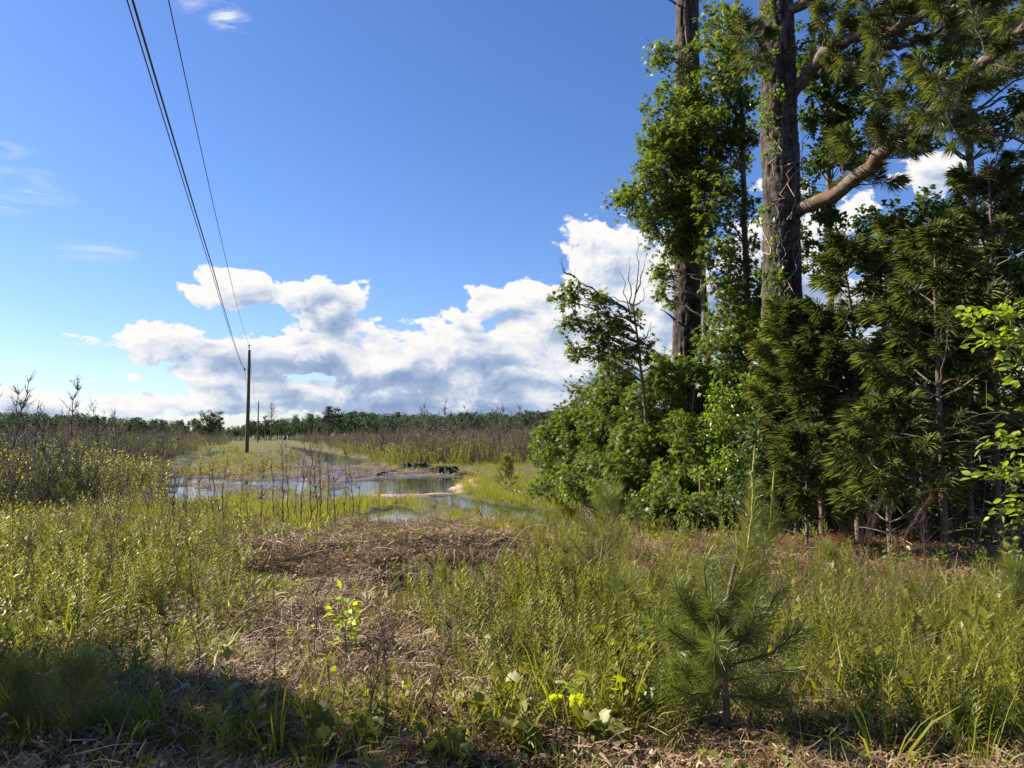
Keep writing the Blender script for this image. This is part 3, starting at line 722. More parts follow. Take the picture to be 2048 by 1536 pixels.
def big_pine():
    d = 13.0; b = W(1575, 1080, d); b[2] = float(H(b[0], b[1])) - .05
    pts = [W(1566, 760, d), W(1562, 400, d), W(1556, 120, d), W(1546, -150, d + .1), W(1540, -600, d + .3), W(1536, -1200, d + .5)]
    r = empty('pine_tree', b)
    pine_trunk('trunk', r, [b] + pts, .36, .14, b, .035, 84)
    limbs = [
        ('upper', [(1585, 190, 13.0), (1640, 115, 12.6), (1720, 75, 12.0), (1820, 50, 11.4), (1960, -30, 10.8)], .11),
        ('lower', [(1590, 425, 12.9), (1660, 395, 12.2), (1740, 330, 11.4), (1840, 245, 10.6), (1930, 165, 9.9), (2040, 60, 9.2), (2140, -60, 8.8)], .12),
        ('mid', [(1700, 372, 12.0), (1790, 300, 12.6), (1900, 250, 12.4), (2060, 285, 12.2)], .05),
        ('top', [(1560, 30, 13.0), (1660, -20, 12.4), (1800, -30, 11.8), (1980, 20, 11.2)], .10),
        ('fork', [(1730, 80, 12.0), (1800, 100, 12.2), (1880, 60, 12.4), (1980, 10, 12.2)], .045),
        ('left', [(1540, 120, 12.8), (1500, 70, 12.2), (1455, 55, 11.7)], .03),
    ]
    needle_P, needle_D = [], []
    for nm, pl, rad in limbs:
        A = Acc(); P = resample([W(u, v, dd) - b for u, v, dd in pl], 26); P = wob(P, .03)
        tube(A, P, np.linspace(rad, rad * .45, 26), 12, 0, .5, lump=.22)
        tips = []
        ns = {'upper': 26, 'lower': 34, 'mid': 12, 'top': 26, 'fork': 12, 'left': 7}[nm]
        for k in range(ns):
            t = rng.uniform(.22 if nm in ('upper', 'lower') else .1, 1); i = min(24, int(t * 25)); q = P[i]
            d_ = norm(norm(P[i + 1] - P[i]) * .35 + rdir(1)[0] + np.array([0, -.15, .05]))
            grow_branch(W, None, A, q, d_, rng.uniform(.35, 1.05), .013, 4, tips)
        o = A.build('branch', M['limb'], r)
        L = Acc(); tufts(L, np.array([t[0] for t in tips]), np.array([t[1] for t in tips]), 76, .21, .0040, .25); L.build('needles', M['needle'], o)['kind'] = 'stuff'
    tips = []; B = Acc(); top = W(1540, -900, d) - b
    for k in range(40):
        a = rng.random() * 6.28; q = top + np.array([0, 0, rng.uniform(-3.5, 2.0)])
        grow_branch(W, None, B, q, norm(np.array([math.cos(a), math.sin(a), rng.uniform(.1, .7)])), rng.uniform(1.6, 3.0), .05, 6, tips)
    B.build('branches', M['limb'], r)['kind'] = 'stuff'
    L = Acc(); tufts(L, np.array([t[0] for t in tips]), np.array([t[1] for t in tips]), 40, .22, .008); L.build('crown', M['needle'], r)
    tag(r, 'thickest pine bole with two heavy limbs reaching up to the right over the young pines', 'pine tree')
    # bare vine stems and ivy-like leaves climbing it
    v = empty('climbing_vine', b)
    A = Acc()
    for k in range(16):
        u0 = rng.uniform(1535, 1600); v0 = rng.uniform(300, 620); pts = [W(u0, v0, d - .40) - b]
        for s in range(7): u0 = np.clip(u0 + rng.normal() * 13, 1524, 1606); v0 -= rng.uniform(4, 30); pts.append(W(u0, v0, d - .40 + .25 * (abs(u0 - 1565) / 42) ** 2) - b)
        tube(A, pts, np.linspace(.010, .003, 8), 4)
    A.build('stem', M['bleached'], v)
    L = Acc()
    cl = fill([(1535, 40, 14, 60, d - .35, .3), (1535, 480, 12, 90, d - .38, .2), (1540, 190, 14, 120, d - .4, .3), (1530, 260, 12, 60, d - .35, .3), (1540, 650, 20, 120, d - .3, .4), (1570, 560, 30, 30, d - .42, .1), (1580, 720, 40, 60, d - .4, .2), (1545, 760, 40, 60, d - .4, .3)], 74, (.10, .24))
    leafy_clumps(L, [c - b for c, q in cl], [q for c, q in cl], 22, .075, OVAL, 0, 1); L.build('foliage', [M['vine'], M['smallbark']], v)
    tag(v, 'leafy vine climbing the thickest pine bole', 'vine')
big_pine()

# ------------------------------------------------------------------ broadleaf trees standing round the tall pine
def P3(u, v, d): return W(u, v, d)
def base_at(u, d):
    p = W(u, 900, d); p[2] = float(H(p[0], p[1])) - .03; return p
broad_tree('sweetgum_tree', 'tall leafy sweetgum hugging the left pine, its foliage hiding the bole in the middle', 'sweetgum tree',
           base_at(1420, 15.6), [P3(1420, 800, 15.6), P3(1400, 450, 15.6), P3(1385, 200, 15.6), P3(1372, 60, 15.5)], .09,
           fill([(1330, 130, 18, 46, 15.6, .8), (1345, 215, 46, 54, 15.4, .8), (1378, 170, 28, 50, 15.4, .8), (1380, 460, 30, 60, 15.6, .8), (1330, 300, 58, 44, 15.4, 1.2), (1310, 385, 72, 42, 15.4, 1.5),
                 (1350, 330, 70, 90, 15.4, 1.2), (1350, 450, 70, 62, 15.4, 1.2), (1400, 330, 50, 130, 15.3, 1.6), (1340, 560, 34, 50, 16, 1)], 156, (.2, .44)),
           'gum', .12, 22, STAR, branch_r=.016)
broad_tree('sweetgum_tree', 'sweetgum with a thin dark stem filling the gap between the two pine boles', 'sweetgum tree',
           base_at(1500, 15.0), [P3(1496, 700, 15.0), P3(1488, 380, 15.2), P3(1480, 120, 15.4), P3(1475, -60, 15.5)], .085,
           fill([(1440, 60, 50, 50, 15, 1.6), (1470, 160, 60, 70, 15, 1.6), (1460, 280, 60, 70, 15.2, 1.8), (1450, 400, 60, 60, 15, 1.8), (1460, 520, 60, 60, 15, 1.8),
                 (1480, 640, 60, 60, 15, 1.8), (1440, 720, 60, 70, 14.6, 1.6), (1500, 620, 40, 90, 14.8, 1)], 172, (.2, .42)),
           'gum', .115, 20, STAR, branch_r=.016)
broad_tree('sweetgum_tree', 'dark sweetgum behind the heavy limbs, right of the thickest bole', 'sweetgum tree',
           base_at(1660, 16.5), [P3(1660, 600, 16.5), P3(1655, 300, 16.5), P3(1650, 40, 16.5)], .11,
           fill([(1650, 150, 55, 130, 16.5, 2), (1720, 230, 80, 90, 16.5, 2), (1650, 330, 50, 90, 16.5, 2), (1700, 110, 80, 60, 16.5, 2), (1640, 500, 60, 90, 16.5, 2)], 84, (.28, .5)),
           'oak', .12, 13, STAR_S, branch_r=.02)
broad_tree('sweetgum_tree', 'dark broad-leaved tree filling the top right behind the pine limbs', 'sweetgum tree',
           base_at(1960, 15.0), [P3(1955, 600, 15.0), P3(1940, 300, 15.0), P3(1930, -40, 15.0)], .12,
           fill([(1840, 150, 110, 60, 15, 2), (1960, 200, 110, 90, 15, 2), (1850, 60, 120, 60, 15, 2), (1990, 60, 110, 80, 15, 2), (1780, 250, 60, 30, 15, 1.6), (2020, 340, 60, 40, 15, 2), (2150, 200, 120, 200, 15, 2)], 84, (.28, .52)),
           'oak', .12, 11, STAR_S, branch_r=.02)
broad_tree('sweetgum_tree', 'shaded broad-leaved tree deep behind the young pines', 'sweetgum tree',
           base_at(1800, 17.0), [P3(1800, 700, 17), P3(1800, 450, 17)], .11,
           fill([(1760, 500, 120, 60, 17, 2), (1900, 480, 120, 80, 17, 2), (2040, 520, 90, 120, 17, 2), (1880, 620, 130, 40, 17, 2), (1830, 420, 90, 26, 17, 2)], 50, (.35, .6)),
           'oak', .13, 12, STAR_S, branch_r=.02)

# sapling leaning at the field side with a dead bare top
def dead_top_sapling():
    d = 15.2; base = base_at(1300, d)
    path = [P3(1296, 870, d), P3(1284, 760, d), P3(1276, 680, d), P3(1266, 612, d)]
    cl = fill([(1135, 592, 34, 22, d, .5), (1160, 640, 34, 22, d, .5), (1200, 600, 34, 18, d, .5), (1205, 655, 48, 26, d, .6), (1170, 700, 34, 30, d, .5), (1225, 690, 40, 24, d, .5), (1290, 690, 26, 16, d, .5), (1240, 640, 30, 24, d, .5), (1310, 720, 20, 16, d, .4), (1125, 572, 16, 12, d, .3)], 70, (.14, .26))
    r = broad_tree('sweetgum_sapling', 'leaning sweetgum sapling with a bare dead top, standing clear against the cloud', 'sapling', base, path, .055, cl, 'gum', .12, 20, STAR, branch_r=.013)
    A = Acc()
    for pl in ([(1266, 612), (1272, 560), (1278, 510), (1274, 470)], [(1262, 640), (1250, 590), (1247, 560), (1238, 540)], [(1270, 590), (1285, 548), (1293, 512)],
               [(1264, 620), (1259, 560), (1260, 510)], [(1283, 690), (1298, 664), (1312, 655)], [(1200, 590), (1160, 560), (1135, 545), (1118, 520)], [(1150, 556), (1125, 540), (1122, 512)], [(1270, 610), (1290, 600), (1286, 575)]):
        p = wob(resample([W(u, v, d) - base for u, v in pl], 8), .02); tube(A, p, np.linspace(.016, .003, 8), 4)
        for k in range(3):
            q = p[rng.integers(2, 7)]; rods(A, [q], [q + norm(rdir(1)[0] * .6 + UP * .7) * rng.uniform(.08, .25)], .004, .0015)
    o = A.build('dead_twigs', M['greytwig'], r); o['label'] = 'bare dead twigs at the top'; o['kind'] = 'stuff'
dead_top_sapling()

# shrubs making the leafy wall
shr = [
    ('lowest outlying bush of pale sweetgum leaves at the meadow end of the green wall', 1095, 20.5, [(1095, 900, 26, 46, 20.5, 1.6), (1120, 930, 40, 40, 20, 1.6)], 'gum', .115, 34),
    ('rounded bush with bright upper leaves behind the outlying bush', 1150, 19.5, [(1160, 830, 40, 60, 19.5, 2), (1130, 880, 40, 50, 19.5, 2), (1175, 900, 50, 60, 19.5, 2)], 'gum', .12, 56),
    ('upright sweetgum bush left below the leaning sapling', 1220, 17.5, [(1230, 760, 40, 60, 17.5, 1.6), (1210, 850, 55, 80, 17.5, 2), (1240, 910, 60, 60, 17.0, 1.6)], 'gum', .12, 72),
    ('sweetgum bush right at the foot of the leaning sapling', 1300, 15.8, [(1300, 850, 60, 90, 15.8, 1.6), (1290, 930, 70, 60, 15.4, 1.6), (1330, 770, 40, 60, 16, 1)], 'gum', .12, 76),
    ('glossy green bush before the foot of the left tall pine', 1385, 14.6, [(1390, 900, 60, 80, 14.6, 1.6), (1370, 980, 70, 60, 14.2, 1.4), (1400, 800, 50, 60, 15.2, 1)], 'gum', .11, 76),
    ('yellowish fine-leaved bush between the two tall pines', 1460, 14.0, [(1460, 870, 50, 90, 14, 1.4), (1475, 800, 50, 60, 14, 1.2), (1450, 960, 60, 60, 13.6, 1.2)], 'vine', .07, 70),
    ('dark green bush at the foot of the thickest pine', 1530, 13.0, [(1530, 920, 40, 90, 12.5, .8), (1500, 1000, 50, 40, 12.5, 1), (1560, 830, 40, 60, 12.4, .4)], 'oak', .085, 52),
    ('low spreading bush skirting the green wall above the puddle', 1200, 16.0, [(1180, 960, 60, 34, 16.5, 1.4), (1260, 985, 60, 40, 15.4, 1.4), (1120, 970, 50, 26, 18, 1.2)], 'gum', .105, 58),
    ('low bush with hanging leaves in the shade below the glossy bush', 1400, 13.2, [(1330, 1020, 60, 34, 13.6, 1), (1420, 1035, 60, 36, 13.0, 1)], 'gum', .10, 44),
]
for lb, u, d, cl, lf, sz, n in shr:
    c = fill(cl, int(n * 1.9), (.2, .42)); b = base_at(u, d)
    c = [(np.array([q[0], q[1], max(q[2], b[2] + .18)]), r) for q, r in c]
    vt = min(q[1] - q[3] for q in cl)
    broad_tree('leafy_shrub', lb, 'shrub', b, [W(u, (vt + 900) / 2, d), W(u + 6, vt + 20, d)], .035, c, lf, sz, 19, STAR if lf == 'gum' else OVAL, group='shrubs in the leafy wall', trunk_name='stem', branch_r=.01)

# deeper wood behind
bk = []
for i, (u, d, n, vt) in enumerate([(1560, 19, 50, 640), (1720, 20, 46, 700), (1900, 19, 50, 660), (2080, 18, 60, 400)]):
    bk.append(broad_tree('forest_tree', ['slender broad-leaved tree deep in the wood behind the thickest bole', 'broad-leaved tree deep in the wood behind the forked young pine', 'broad-leaved tree deep in the wood behind the reddish-stemmed young pine', 'broad-leaved tree at the far right of the wood, mostly outside the view'][i], 'tree', base_at(u, d), [W(u, 760, d), W(u + 10, vt, d)], .11,
        fill([(u, (vt + 880) / 2, 105, (960 - vt) / 2, d, 3)], n, (.4, .7)), 'oak', .15, 10, STAR_S, branch_r=.025))
j = 0
for (u, d) in [(1600, 14.2), (1680, 15.0), (1760, 14.0), (1840, 15.2), (1920, 14.0), (2000, 14.6), (2090, 13.6), (1540, 16.5), (2180, 13), (1640, 17), (1800, 17.5), (1960, 17)]:
    b = base_at(u, d)
    if j == 0:
        proto_us = broad_tree('understory_shrub', 'second from the left of the dark leafy understory shrubs behind the young pines', 'shrub', b, [b + [0, 0, .7], b + [.05, 0, 1.4]], .03,
            [(b + [rng.normal() * .75, rng.normal() * .5, rng.uniform(.15, 2.0)], rng.uniform(.25, .5)) for _ in range(44)], 'oak', .10, 14, OVAL_S, group='understory shrubs in the dark wood', trunk_name='stem', branch_r=.012)
    else: copy_tree(proto_us, b, rng.random() * 6.28, rng.uniform(.8, 1.25))['label'] = '%s from the left of the dark leafy understory shrubs behind the young pines' % 'first second third fourth fifth sixth seventh eighth ninth tenth eleventh twelfth'.split()[sorted([1600, 1680, 1760, 1840, 1920, 2000, 2090, 1540, 2180, 1640, 1800, 1960]).index(u)]
    j += 1
# ------------------------------------------------------------------ young pines on the right
yp = [
    ('young pine with a forked pale stem, nearest the thickest bole', 1712, 11.4, [(1712, 800), (1706, 640), (1690, 540), (1680, 470)], .055, 1.05, 8, .42),
    ('slim young pine with a dark stem, its top reaching the lower limb', 1822, 11.8, [(1816, 760), (1806, 560), (1800, 480), (1796, 430)], .06, 1.1, 9, .44),
    ('young pine with clear reddish lower stem among dead twigs', 1882, 10.2, [(1878, 800), (1872, 640), (1870, 520), (1868, 450)], .055, 1.2, 10, .42),
    ('leaning young pine with pale trunk under the bright tufts', 1845, 10.6, [(1838, 850), (1850, 780), (1862, 700), (1868, 640)], .05, 1.1, 8, .32),
    ('bushy low young pine in the middle of the pine thicket', 1775, 9.8, [(1772, 950), (1780, 880), (1784, 800)], .035, 1.0, 9, .2),
    ('bushy young pine with long drooping tufts beside the dark bush', 1640, 11.6, [(1640, 900), (1640, 760), (1636, 640)], .045, 1.05, 11, .25),
    ('short pine with spreading low boughs near the orange straw', 1610, 10.8, [(1612, 1000), (1616, 930), (1620, 860)], .03, .85, 8, .12),
    ('dark tall young pine at the right edge of the wood', 1990, 11.0, [(1990, 800), (1985, 580), (1980, 400), (1978, 330)], .065, 1.5, 12, .34),
    ('half-hidden young pine behind the leafy vines at the right edge', 1935, 12.2, [(1935, 800), (1930, 600), (1925, 430)], .05, 1.2, 12, .35),
    ('young pine whose tufts cover the foot of the thickest bole', 1590, 11.9, [(1585, 800), (1578, 680), (1572, 600)], .035, .85, 9, .42),
    ('small pine at the far right side of the wood', 2210, 9.5, [(2210, 800), (2205, 560), (2200, 400)], .05, 1.3, 12, .2),
]
for k, (lb, u, d, pl, r0, reach, wh, z0) in enumerate(yp):
    young_pine('young_pine', lb, base_at(u, d), [W(a, b_, d) for a, b_ in pl], r0, wh, 4, reach, .25, 66, .0044, group='young pines at the wood edge', z0=z0, sub=2, droop=.42, up=.35, dead_below=z0 + .06)

# dead twiggy brush in the shade below the young pines
A = Acc(); b = base_at(1900, 9.8)
for k in range(90):
    p = W(rng.uniform(1870, 2040), rng.uniform(800, 1080), rng.uniform(9, 11)) - b; q = norm(rdir(1)[0] * [1, .5, .35]) * rng.uniform(.3, 1.0)
    tube(A, bez(p, p + q * .5 + [0, 0, .08], p + q - [0, 0, .05], 6), np.linspace(.007, .002, 6), 3)
o = A.build('dead_brush', M['greytwig'], offset=(0, 0, 0)); o.location = b; tag(o, 'tangle of bare dead twigs in the shade under the young pines', 'brush', kind='stuff')
# ------------------------------------------------------------------ far trees
def far_tree_mesh(kind):
    A = Acc()
    if kind == 'oak':
        tube(A, wob(resample([(0, 0, 0), (0, 0, 7)], 5), .1), np.linspace(.35, .15, 5), 6, 1)
        C = [np.array([rng.normal() * 2.3, rng.normal() * 2.3, 6.2 + rng.normal() * 1.9]) for _ in range(20)]
        for c in C:
            c[2] = max(c[2], 2.2)
            n = 70; q = rdir(n) * rng.random((n, 1)) ** .4 * 1.6
            stamp(A, OVAL_S[0] * [1.6, 1, 1], OVAL_S[1], c + q, rdir(n), norm(UP + rdir(n)), .62, 0, np.clip(rng.random() * .5 + rng.random(n) * .4, 0, 1))
    elif kind == 'dome':
        tube(A, [(0, 0, 0), (0, 0, 5)], [.4, .3], 6, 1)
        for _ in range(60):
            q = rdir(1)[0] * rng.random() ** .3; c = np.array([q[0] * 4.2, q[1] * 4.2, 5.6 + q[2] * 5.0]); n = 60; w = rdir(n) * rng.random((n, 1)) ** .4 * 1.25
            stamp(A, OVAL_S[0] * [1.6, 1, 1], OVAL_S[1], c + w, rdir(n), norm(UP + rdir(n)), .5, 0, np.clip(rng.random() * .4 + rng.random(n) * .4, 0, 1))
    elif kind == 'pine':
        h = 13; tube(A, wob(resample([(0, 0, 0), (.2, 0, h)], 8), .1), np.linspace(.22, .06, 8), 6, 1)
        for k in range(26):
            t = .42 + .58 * rng.random(); a = rng.random() * 6.28; rr = 2.6 * (1.15 - t) ** .6 * rng.uniform(.5, 1)
            c = np.array([math.cos(a) * rr, math.sin(a) * rr, h * t]); rods(A, [[0, 0, h * t - .6]], [c], .07, .03, 1)
            n = 46; w = rdir(n) * rng.random((n, 1)) ** .5 * [1.0, 1.0, .5]
            stamp(A, OVAL_S[0] * [1.3, 1, 1], OVAL_S[1], c + w, rdir(n), norm(UP + rdir(n)), .42, 0, np.clip(rng.random() * .5 + rng.random(n) * .4, 0, 1))
    elif kind in ('bare', 'palebud'):
        h = 13 if kind == 'bare' else 10
        P = wob(resample([(0, 0, 0), (.1, 0, h)], 12), .06); tube(A, P, np.linspace(.2, .03, 12), 6, 1)
        for k in range(46):
            t = .45 + .53 * rng.random(); a = rng.random() * 6.28; L = 3.6 * (1.12 - t) ** .6 * rng.uniform(.5, 1); q = np.array([0.1 * t, 0, h * t])
            d = norm(np.array([math.cos(a), math.sin(a), .75])); p = bez(q, q + d * L * .5 - [0, 0, .1], q + d * L + [0, 0, L * .15], 6); tube(A, p, np.linspace(.06, .02, 6), 3, 1)
            for j in range(7):
                i = rng.integers(1, 6); e = p[i] + norm(d + rdir(1)[0] * .8) * rng.uniform(.5, 1.3) * L * .3; rods(A, [p[i]], [e], .03, .014, 1)
            if kind == 'palebud':
                n = 26; stamp(A, *OVAL_S, p[rng.integers(2, 6, n)] + rng.normal(size=(n, 3)) * .3, rdir(n), norm(UP + rdir(n)), .28, 0, .9)
    return A
fm = {k: far_tree_mesh(k).build('distant_tree', [M['farpine'] if k == 'pine' else M['farleaf'], M['greytwig']], link=False) for k in ('oak', 'dome', 'pine', 'bare', 'palebud')}
fm['oak2'] = far_tree_mesh('oak').build('distant_tree', [M['farleaf'], M['greytwig']], link=False)
fm['pine2'] = far_tree_mesh('pine').build('distant_tree', [M['farpine'], M['greytwig']], link=False)
def far_single(kind, u, vtop, d, label, cat='tree', sx=1.0):
    p = W(u, 872, d); top = W(u, vtop, d)[2]; z = float(H(p[0], d)); me = fm[kind].data
    hh = max(v.co.z for v in me.vertices); s = (top - z) / hh
    o = bpy.data.objects.new({'pine': 'pine_tree', 'pine2': 'pine_tree', 'bare': 'bare_tree', 'palebud': 'bare_tree'}.get(kind, 'oak_tree'), me); COL.objects.link(o)
    o.location = (p[0], d, z - .1); o.scale = (s * sx, s * sx, s); o.rotation_euler = (0, 0, rng.random() * 6.28); tag(o, label, cat)
far_single('dome', 412, 818, 270, 'big round dark oak alone on the tree line left of the near utility pole', 'oak tree', .95)
far_single('pine', 438, 820, 268, 'small pine with open crown just right of the big round oak', 'pine tree', 1.0)
far_single('bare', 542, 799, 260, 'tall leafless tree with fan-shaped crown right of the distant utility pole', 'bare tree', 1.0)
far_single('pine2', 655, 811, 280, 'taller dark pine of the pair rising above the middle of the tree line', 'pine tree', 1.2)
far_single('pine', 672, 813, 285, 'right-hand slightly lower pine of the pair above the tree line', 'pine tree', 1.2)
far_single('palebud', 617, 822, 300, 'pale half-leafed tree between the tall leafless tree and the pine pair', 'tree', 1.2)
far_single('palebud', 590, 826, 310, 'thin pale leafless tree left of the half-leafed one on the tree line', 'tree', 1.0)
far_single('oak', 497, 838, 250, 'broad green tree behind the foot of the near utility pole', 'tree', .9)
far_single('pine', 530, 829, 262, 'dark pine low behind the distant utility pole', 'pine tree', .9)
THH = [max(v.co.z for v in fm[k].data.vertices) for k in ('oak', 'oak2', 'pine', 'pine2')]
def treeline():
    pos, rot, scl, idx = [], [], [], []
    prof_u = [-900, 0, 100, 200, 300, 380, 450, 480, 560, 700, 900, 1100, 1500, 2100, 3200]; prof_v = [820, 824, 825, 828, 838, 846, 852, 846, 836, 822, 826, 820, 812, 810, 806]
    for row, d0 in enumerate((300, 330, 362, 400)):
        for u in np.arange(-900, 3000, 13):
            uu = u + rng.normal() * 6; d = d0 + rng.normal() * 9 + (40 if uu < 350 else 0)
            vt = np.interp(uu, prof_u, prof_v) + 3 * (fbm(np.array([uu / 60.]), np.array([row * 3.]), 8, 2)[0] - .5) * 4 + row * .8 + rng.normal() * 1.4
            top = CAMZ + (872 - vt - (rng.random() < .4) * rng.uniform(0, 7)) / F * d; p = W(uu, 872, d); k = int(rng.choice([0, 1, 2, 3], p=[.34, .34, .16, .16]))
            hh = THH[k]; pos.append((p[0], d, 0)); rot.append((0, 0, rng.random() * 6.28)); scl.append(max(.4, top / hh)); idx.append(k)
    t = []
    for i, k in enumerate(('oak', 'oak2', 'pine', 'pine2')):
        q = bpy.data.objects.new('forest_part_%d' % i, fm[k].data); t.append(q)
    scatter('forest', t, pos, rot, scl, idx, 'long dark green wood closing the far side of the field', 'forest')
treeline()

# ------------------------------------------------------------------ bare thicket over the clearing
def bare_shrub(nst, h, spread, tw, leaf=0, side=7):
    A = Acc()
    for k in range(nst):
        a = rng.random() * 6.28; r = spread * rng.random() ** .5; b = np.array([math.cos(a) * r, math.sin(a) * r, -.05]); hh = h * rng.uniform(.5, 1)
        tip = b + [rng.normal() * .22 * hh * .6, rng.normal() * .22 * hh * .6, hh]; p = wob(bez(b, (b + tip) / 2 + rng.normal(size=3) * .1, tip, 6), .03)
        tn = rng.random(); tube(A, p, np.linspace(tw, tw * .35, 6), 3, 0, tn, cap=False)
        S, E = [], []
        for j in range(side):
            i = rng.integers(1, 5); f_ = rng.random(); q = p[i] * (1 - f_) + p[i + 1] * f_; e = q + norm(rdir(1)[0] * [1, 1, .5] + UP * .8) * rng.uniform(.15, .5) * hh * .35; S.append(q); E.append(e)
            if rng.random() < .6: m_ = (q + e) / 2; S.append(m_); E.append(m_ + norm(rdir(1)[0] + UP * .5) * .2)
        rods(A, S, E, tw * .45, tw * .2, 0, tn)
        if leaf:
            n = leaf; E = np.array(E); pos = E[rng.integers(0, len(E), n)] + rng.normal(size=(n, 3)) * .05
            stamp(A, *OVAL_S, pos, rdir(n), norm(UP + rdir(n) * .6), .07 * rng.uniform(.7, 1.4, n), 1, rng.random(n))
    return A
TH = [bare_shrub(13, 2.3, .75, .013) for _ in range(3)] + [bare_shrub(11, 1.8, .7, .012, 9) for _ in range(2)]
TH += [bare_shrub(10, 1.5, .7, .011, 40) for _ in range(2)]
TH = [a.build('thicket_stem_%d' % i, [M['greytwig'], M['herb']], link=False) for i, a in enumerate(TH)]
DRYTH = [bare_shrub(26, 1.0, .6, .007, 0, 4).build('dry_brush_%d' % i, [M['redstem']], link=False) for i in range(2)]
def cx(y): return -1.82 - .321 * y
def in_thicket(x, y):
    j = (fbm(x * .15, y * .15, 91, 3) - .5) * 5
    left = (x < cx(y) - 5.4 + j * .4) & (y > 25) ; left |= (x < -10.2 - .12 * (y - 15) + j * .3) & (y > 17) & (y < 27)
    right = (x > cx(y) + 10.6 + j * .5) & (y > 47 + j)
    return left | right
def thicket():
    P, I, S = [], [], []
    for (y0, y1, n, s0, s1) in ((17, 45, 1700, .45, .78), (45, 90, 2800, .65, 1.15), (90, 170, 2400, .75, 1.15), (170, 300, 2200, .9, 1.35)):
        y = rng.uniform(y0, y1, n * 2); x = rng.uniform(-1.0, 1.0, n * 2) * (y * .95 + 12)
        ok = in_thicket(x, y); x = x[ok]; y = y[ok]
        u, v = to_px(x, y, 0.0); ok = (u > -700) & (u < 1500) | (rng.random(len(x)) < .25); x = x[ok][:n]; y = y[ok][:n]
        P.append(np.stack([x, y, H(x, y)], 1)); S.append(rng.uniform(s0, s1, len(x)) * (1 + .55 * (rng.random(len(x)) < .10)) * (0.45 + 1.1 * fbm(x * .13, y * .13, 12, 3))); I.append(rng.choice(7, len(x), p=[.19, .19, .19, .13, .14, .08, .08] if y0 > 50 else [.17, .17, .17, .14, .15, .10, .10]))
    P = np.concatenate(P); R = np.stack([rng.normal(size=len(P)) * .06, rng.normal(size=len(P)) * .06, rng.random(len(P)) * 6.28], 1)
    scatter('thicket', TH, P, R, np.concatenate(S), np.concatenate(I), 'endless brown thicket of bare young stems covering the field on both sides of the track', 'thicket')
    # reddish knee-high dry brush fringing the thicket
    y = np.concatenate([rng.uniform(18, 60, 3600), rng.uniform(60, 100, 500)]); x = rng.uniform(-1, 1, len(y)) * (y * .8 + 8)
    lf = (x < cx(y) - 4.8) & (x > cx(y) - 11); rt = (x > cx(y) + 10) & (x < cx(y) + 20) & (y > 44); ok = lf | rt
    x = x[ok]; y = y[ok]; n = len(x)
    scatter('dry_brush', DRYTH, np.stack([x, y, H(x, y)], 1), np.stack([0 * x, 0 * x, rng.random(n) * 6.28], 1), rng.uniform(.6, 1.2, n), rng.integers(0, 2, n), 'reddish knee-high dry brush fringing the thicket', 'brush')
thicket()

def sapling_mesh(h, tw, nb, leaf=0, mt='greytwig', lm='herb'):
    A = Acc(); P = wob(bez([0, 0, -.05], [rng.normal() * .05 * h, rng.normal() * .05 * h, h * .5], [rng.normal() * .12 * h, rng.normal() * .08 * h, h], 12), .008 * h)
    tube(A, P, np.linspace(tw, tw * .2, 12), 5, 0); L = Acc(); E_ = []
    for k in range(nb):
        i = rng.integers(2, 11); d = norm(rdir(1)[0] * [1, 1, .3] + UP * rng.uniform(.5, 1.4)); ln = h * rng.uniform(.08, .26) * (1.1 - i / 14)
        p = bez(P[i], P[i] + d * ln * .5, P[i] + d * ln + [0, 0, ln * .2], 5); tube(A, p, np.linspace(tw * .4, tw * .12, 5), 3, 0, cap=False); E_ += list(p[2:])
        for j in range(3): q = p[rng.integers(1, 5)]; e = q + norm(d + rdir(1)[0] * .7) * ln * .35; rods(A, [q], [e], tw * .22, tw * .1); E_.append(e)
    if leaf:
        E_ = np.array(E_); n = leaf; stamp(L, *OVAL_S, E_[rng.integers(0, len(E_), n)] + rng.normal(size=(n, 3)) * .02, rdir(n), norm(UP + rdir(n) * .6), .055 * rng.uniform(.7, 1.5, n), 0, rng.random(n))
    return A, L
def sapling(name, label, p, h, tw, nb, leaf, group, cat='sapling', mt='greytwig', lm='herb'):
    r = empty(name, p); A, L = sapling_mesh(h, tw, nb, leaf); A.build('stem', M[mt], r)
    if leaf: L.build('foliage', M[lm], r)['kind'] = 'stuff'
    tag(r, label, cat, group); return r
def ztop(v, d): return CAMZ + (872 - v) / F * d
# tall bare saplings that rise over the thicket on the left
for (u, v, d, lf, lb) in [(8, 738, 19, 0, 'tallest bare sapling at the very left edge, leaning over the thicket'), (40, 790, 20, 30, 'bare sapling with a few yellow leaves second from the left edge'),
                          (62, 800, 21, 0, 'thin forked bare sapling third from the left edge'), (90, 812, 20, 60, 'bushy-topped sapling with small leaves left of the tallest twiggy one'),
                          (118, 756, 20, 50, 'twiggy tall sapling whose spray of fine twigs stands highest against the pale sky'), (172, 800, 30, 0, 'bare sapling with upswept twigs beyond the left bushes'),
                          (196, 796, 31, 0, 'slender bare sapling beside the upswept one'), (232, 818, 34, 20, 'short sapling with tiny leaves above the left tree line'), (25, 770, 22, 0, 'bare thin stem between the two leftmost saplings'), (-40, 760, 19, 20, 'bare sapling just off the left side of the view')]:
    b = base_at(u, d); sapling('bare_sapling', lb, b, max(1, ztop(v, d) - b[2]), .03, 44, lf, 'tall bare saplings over the left thicket')
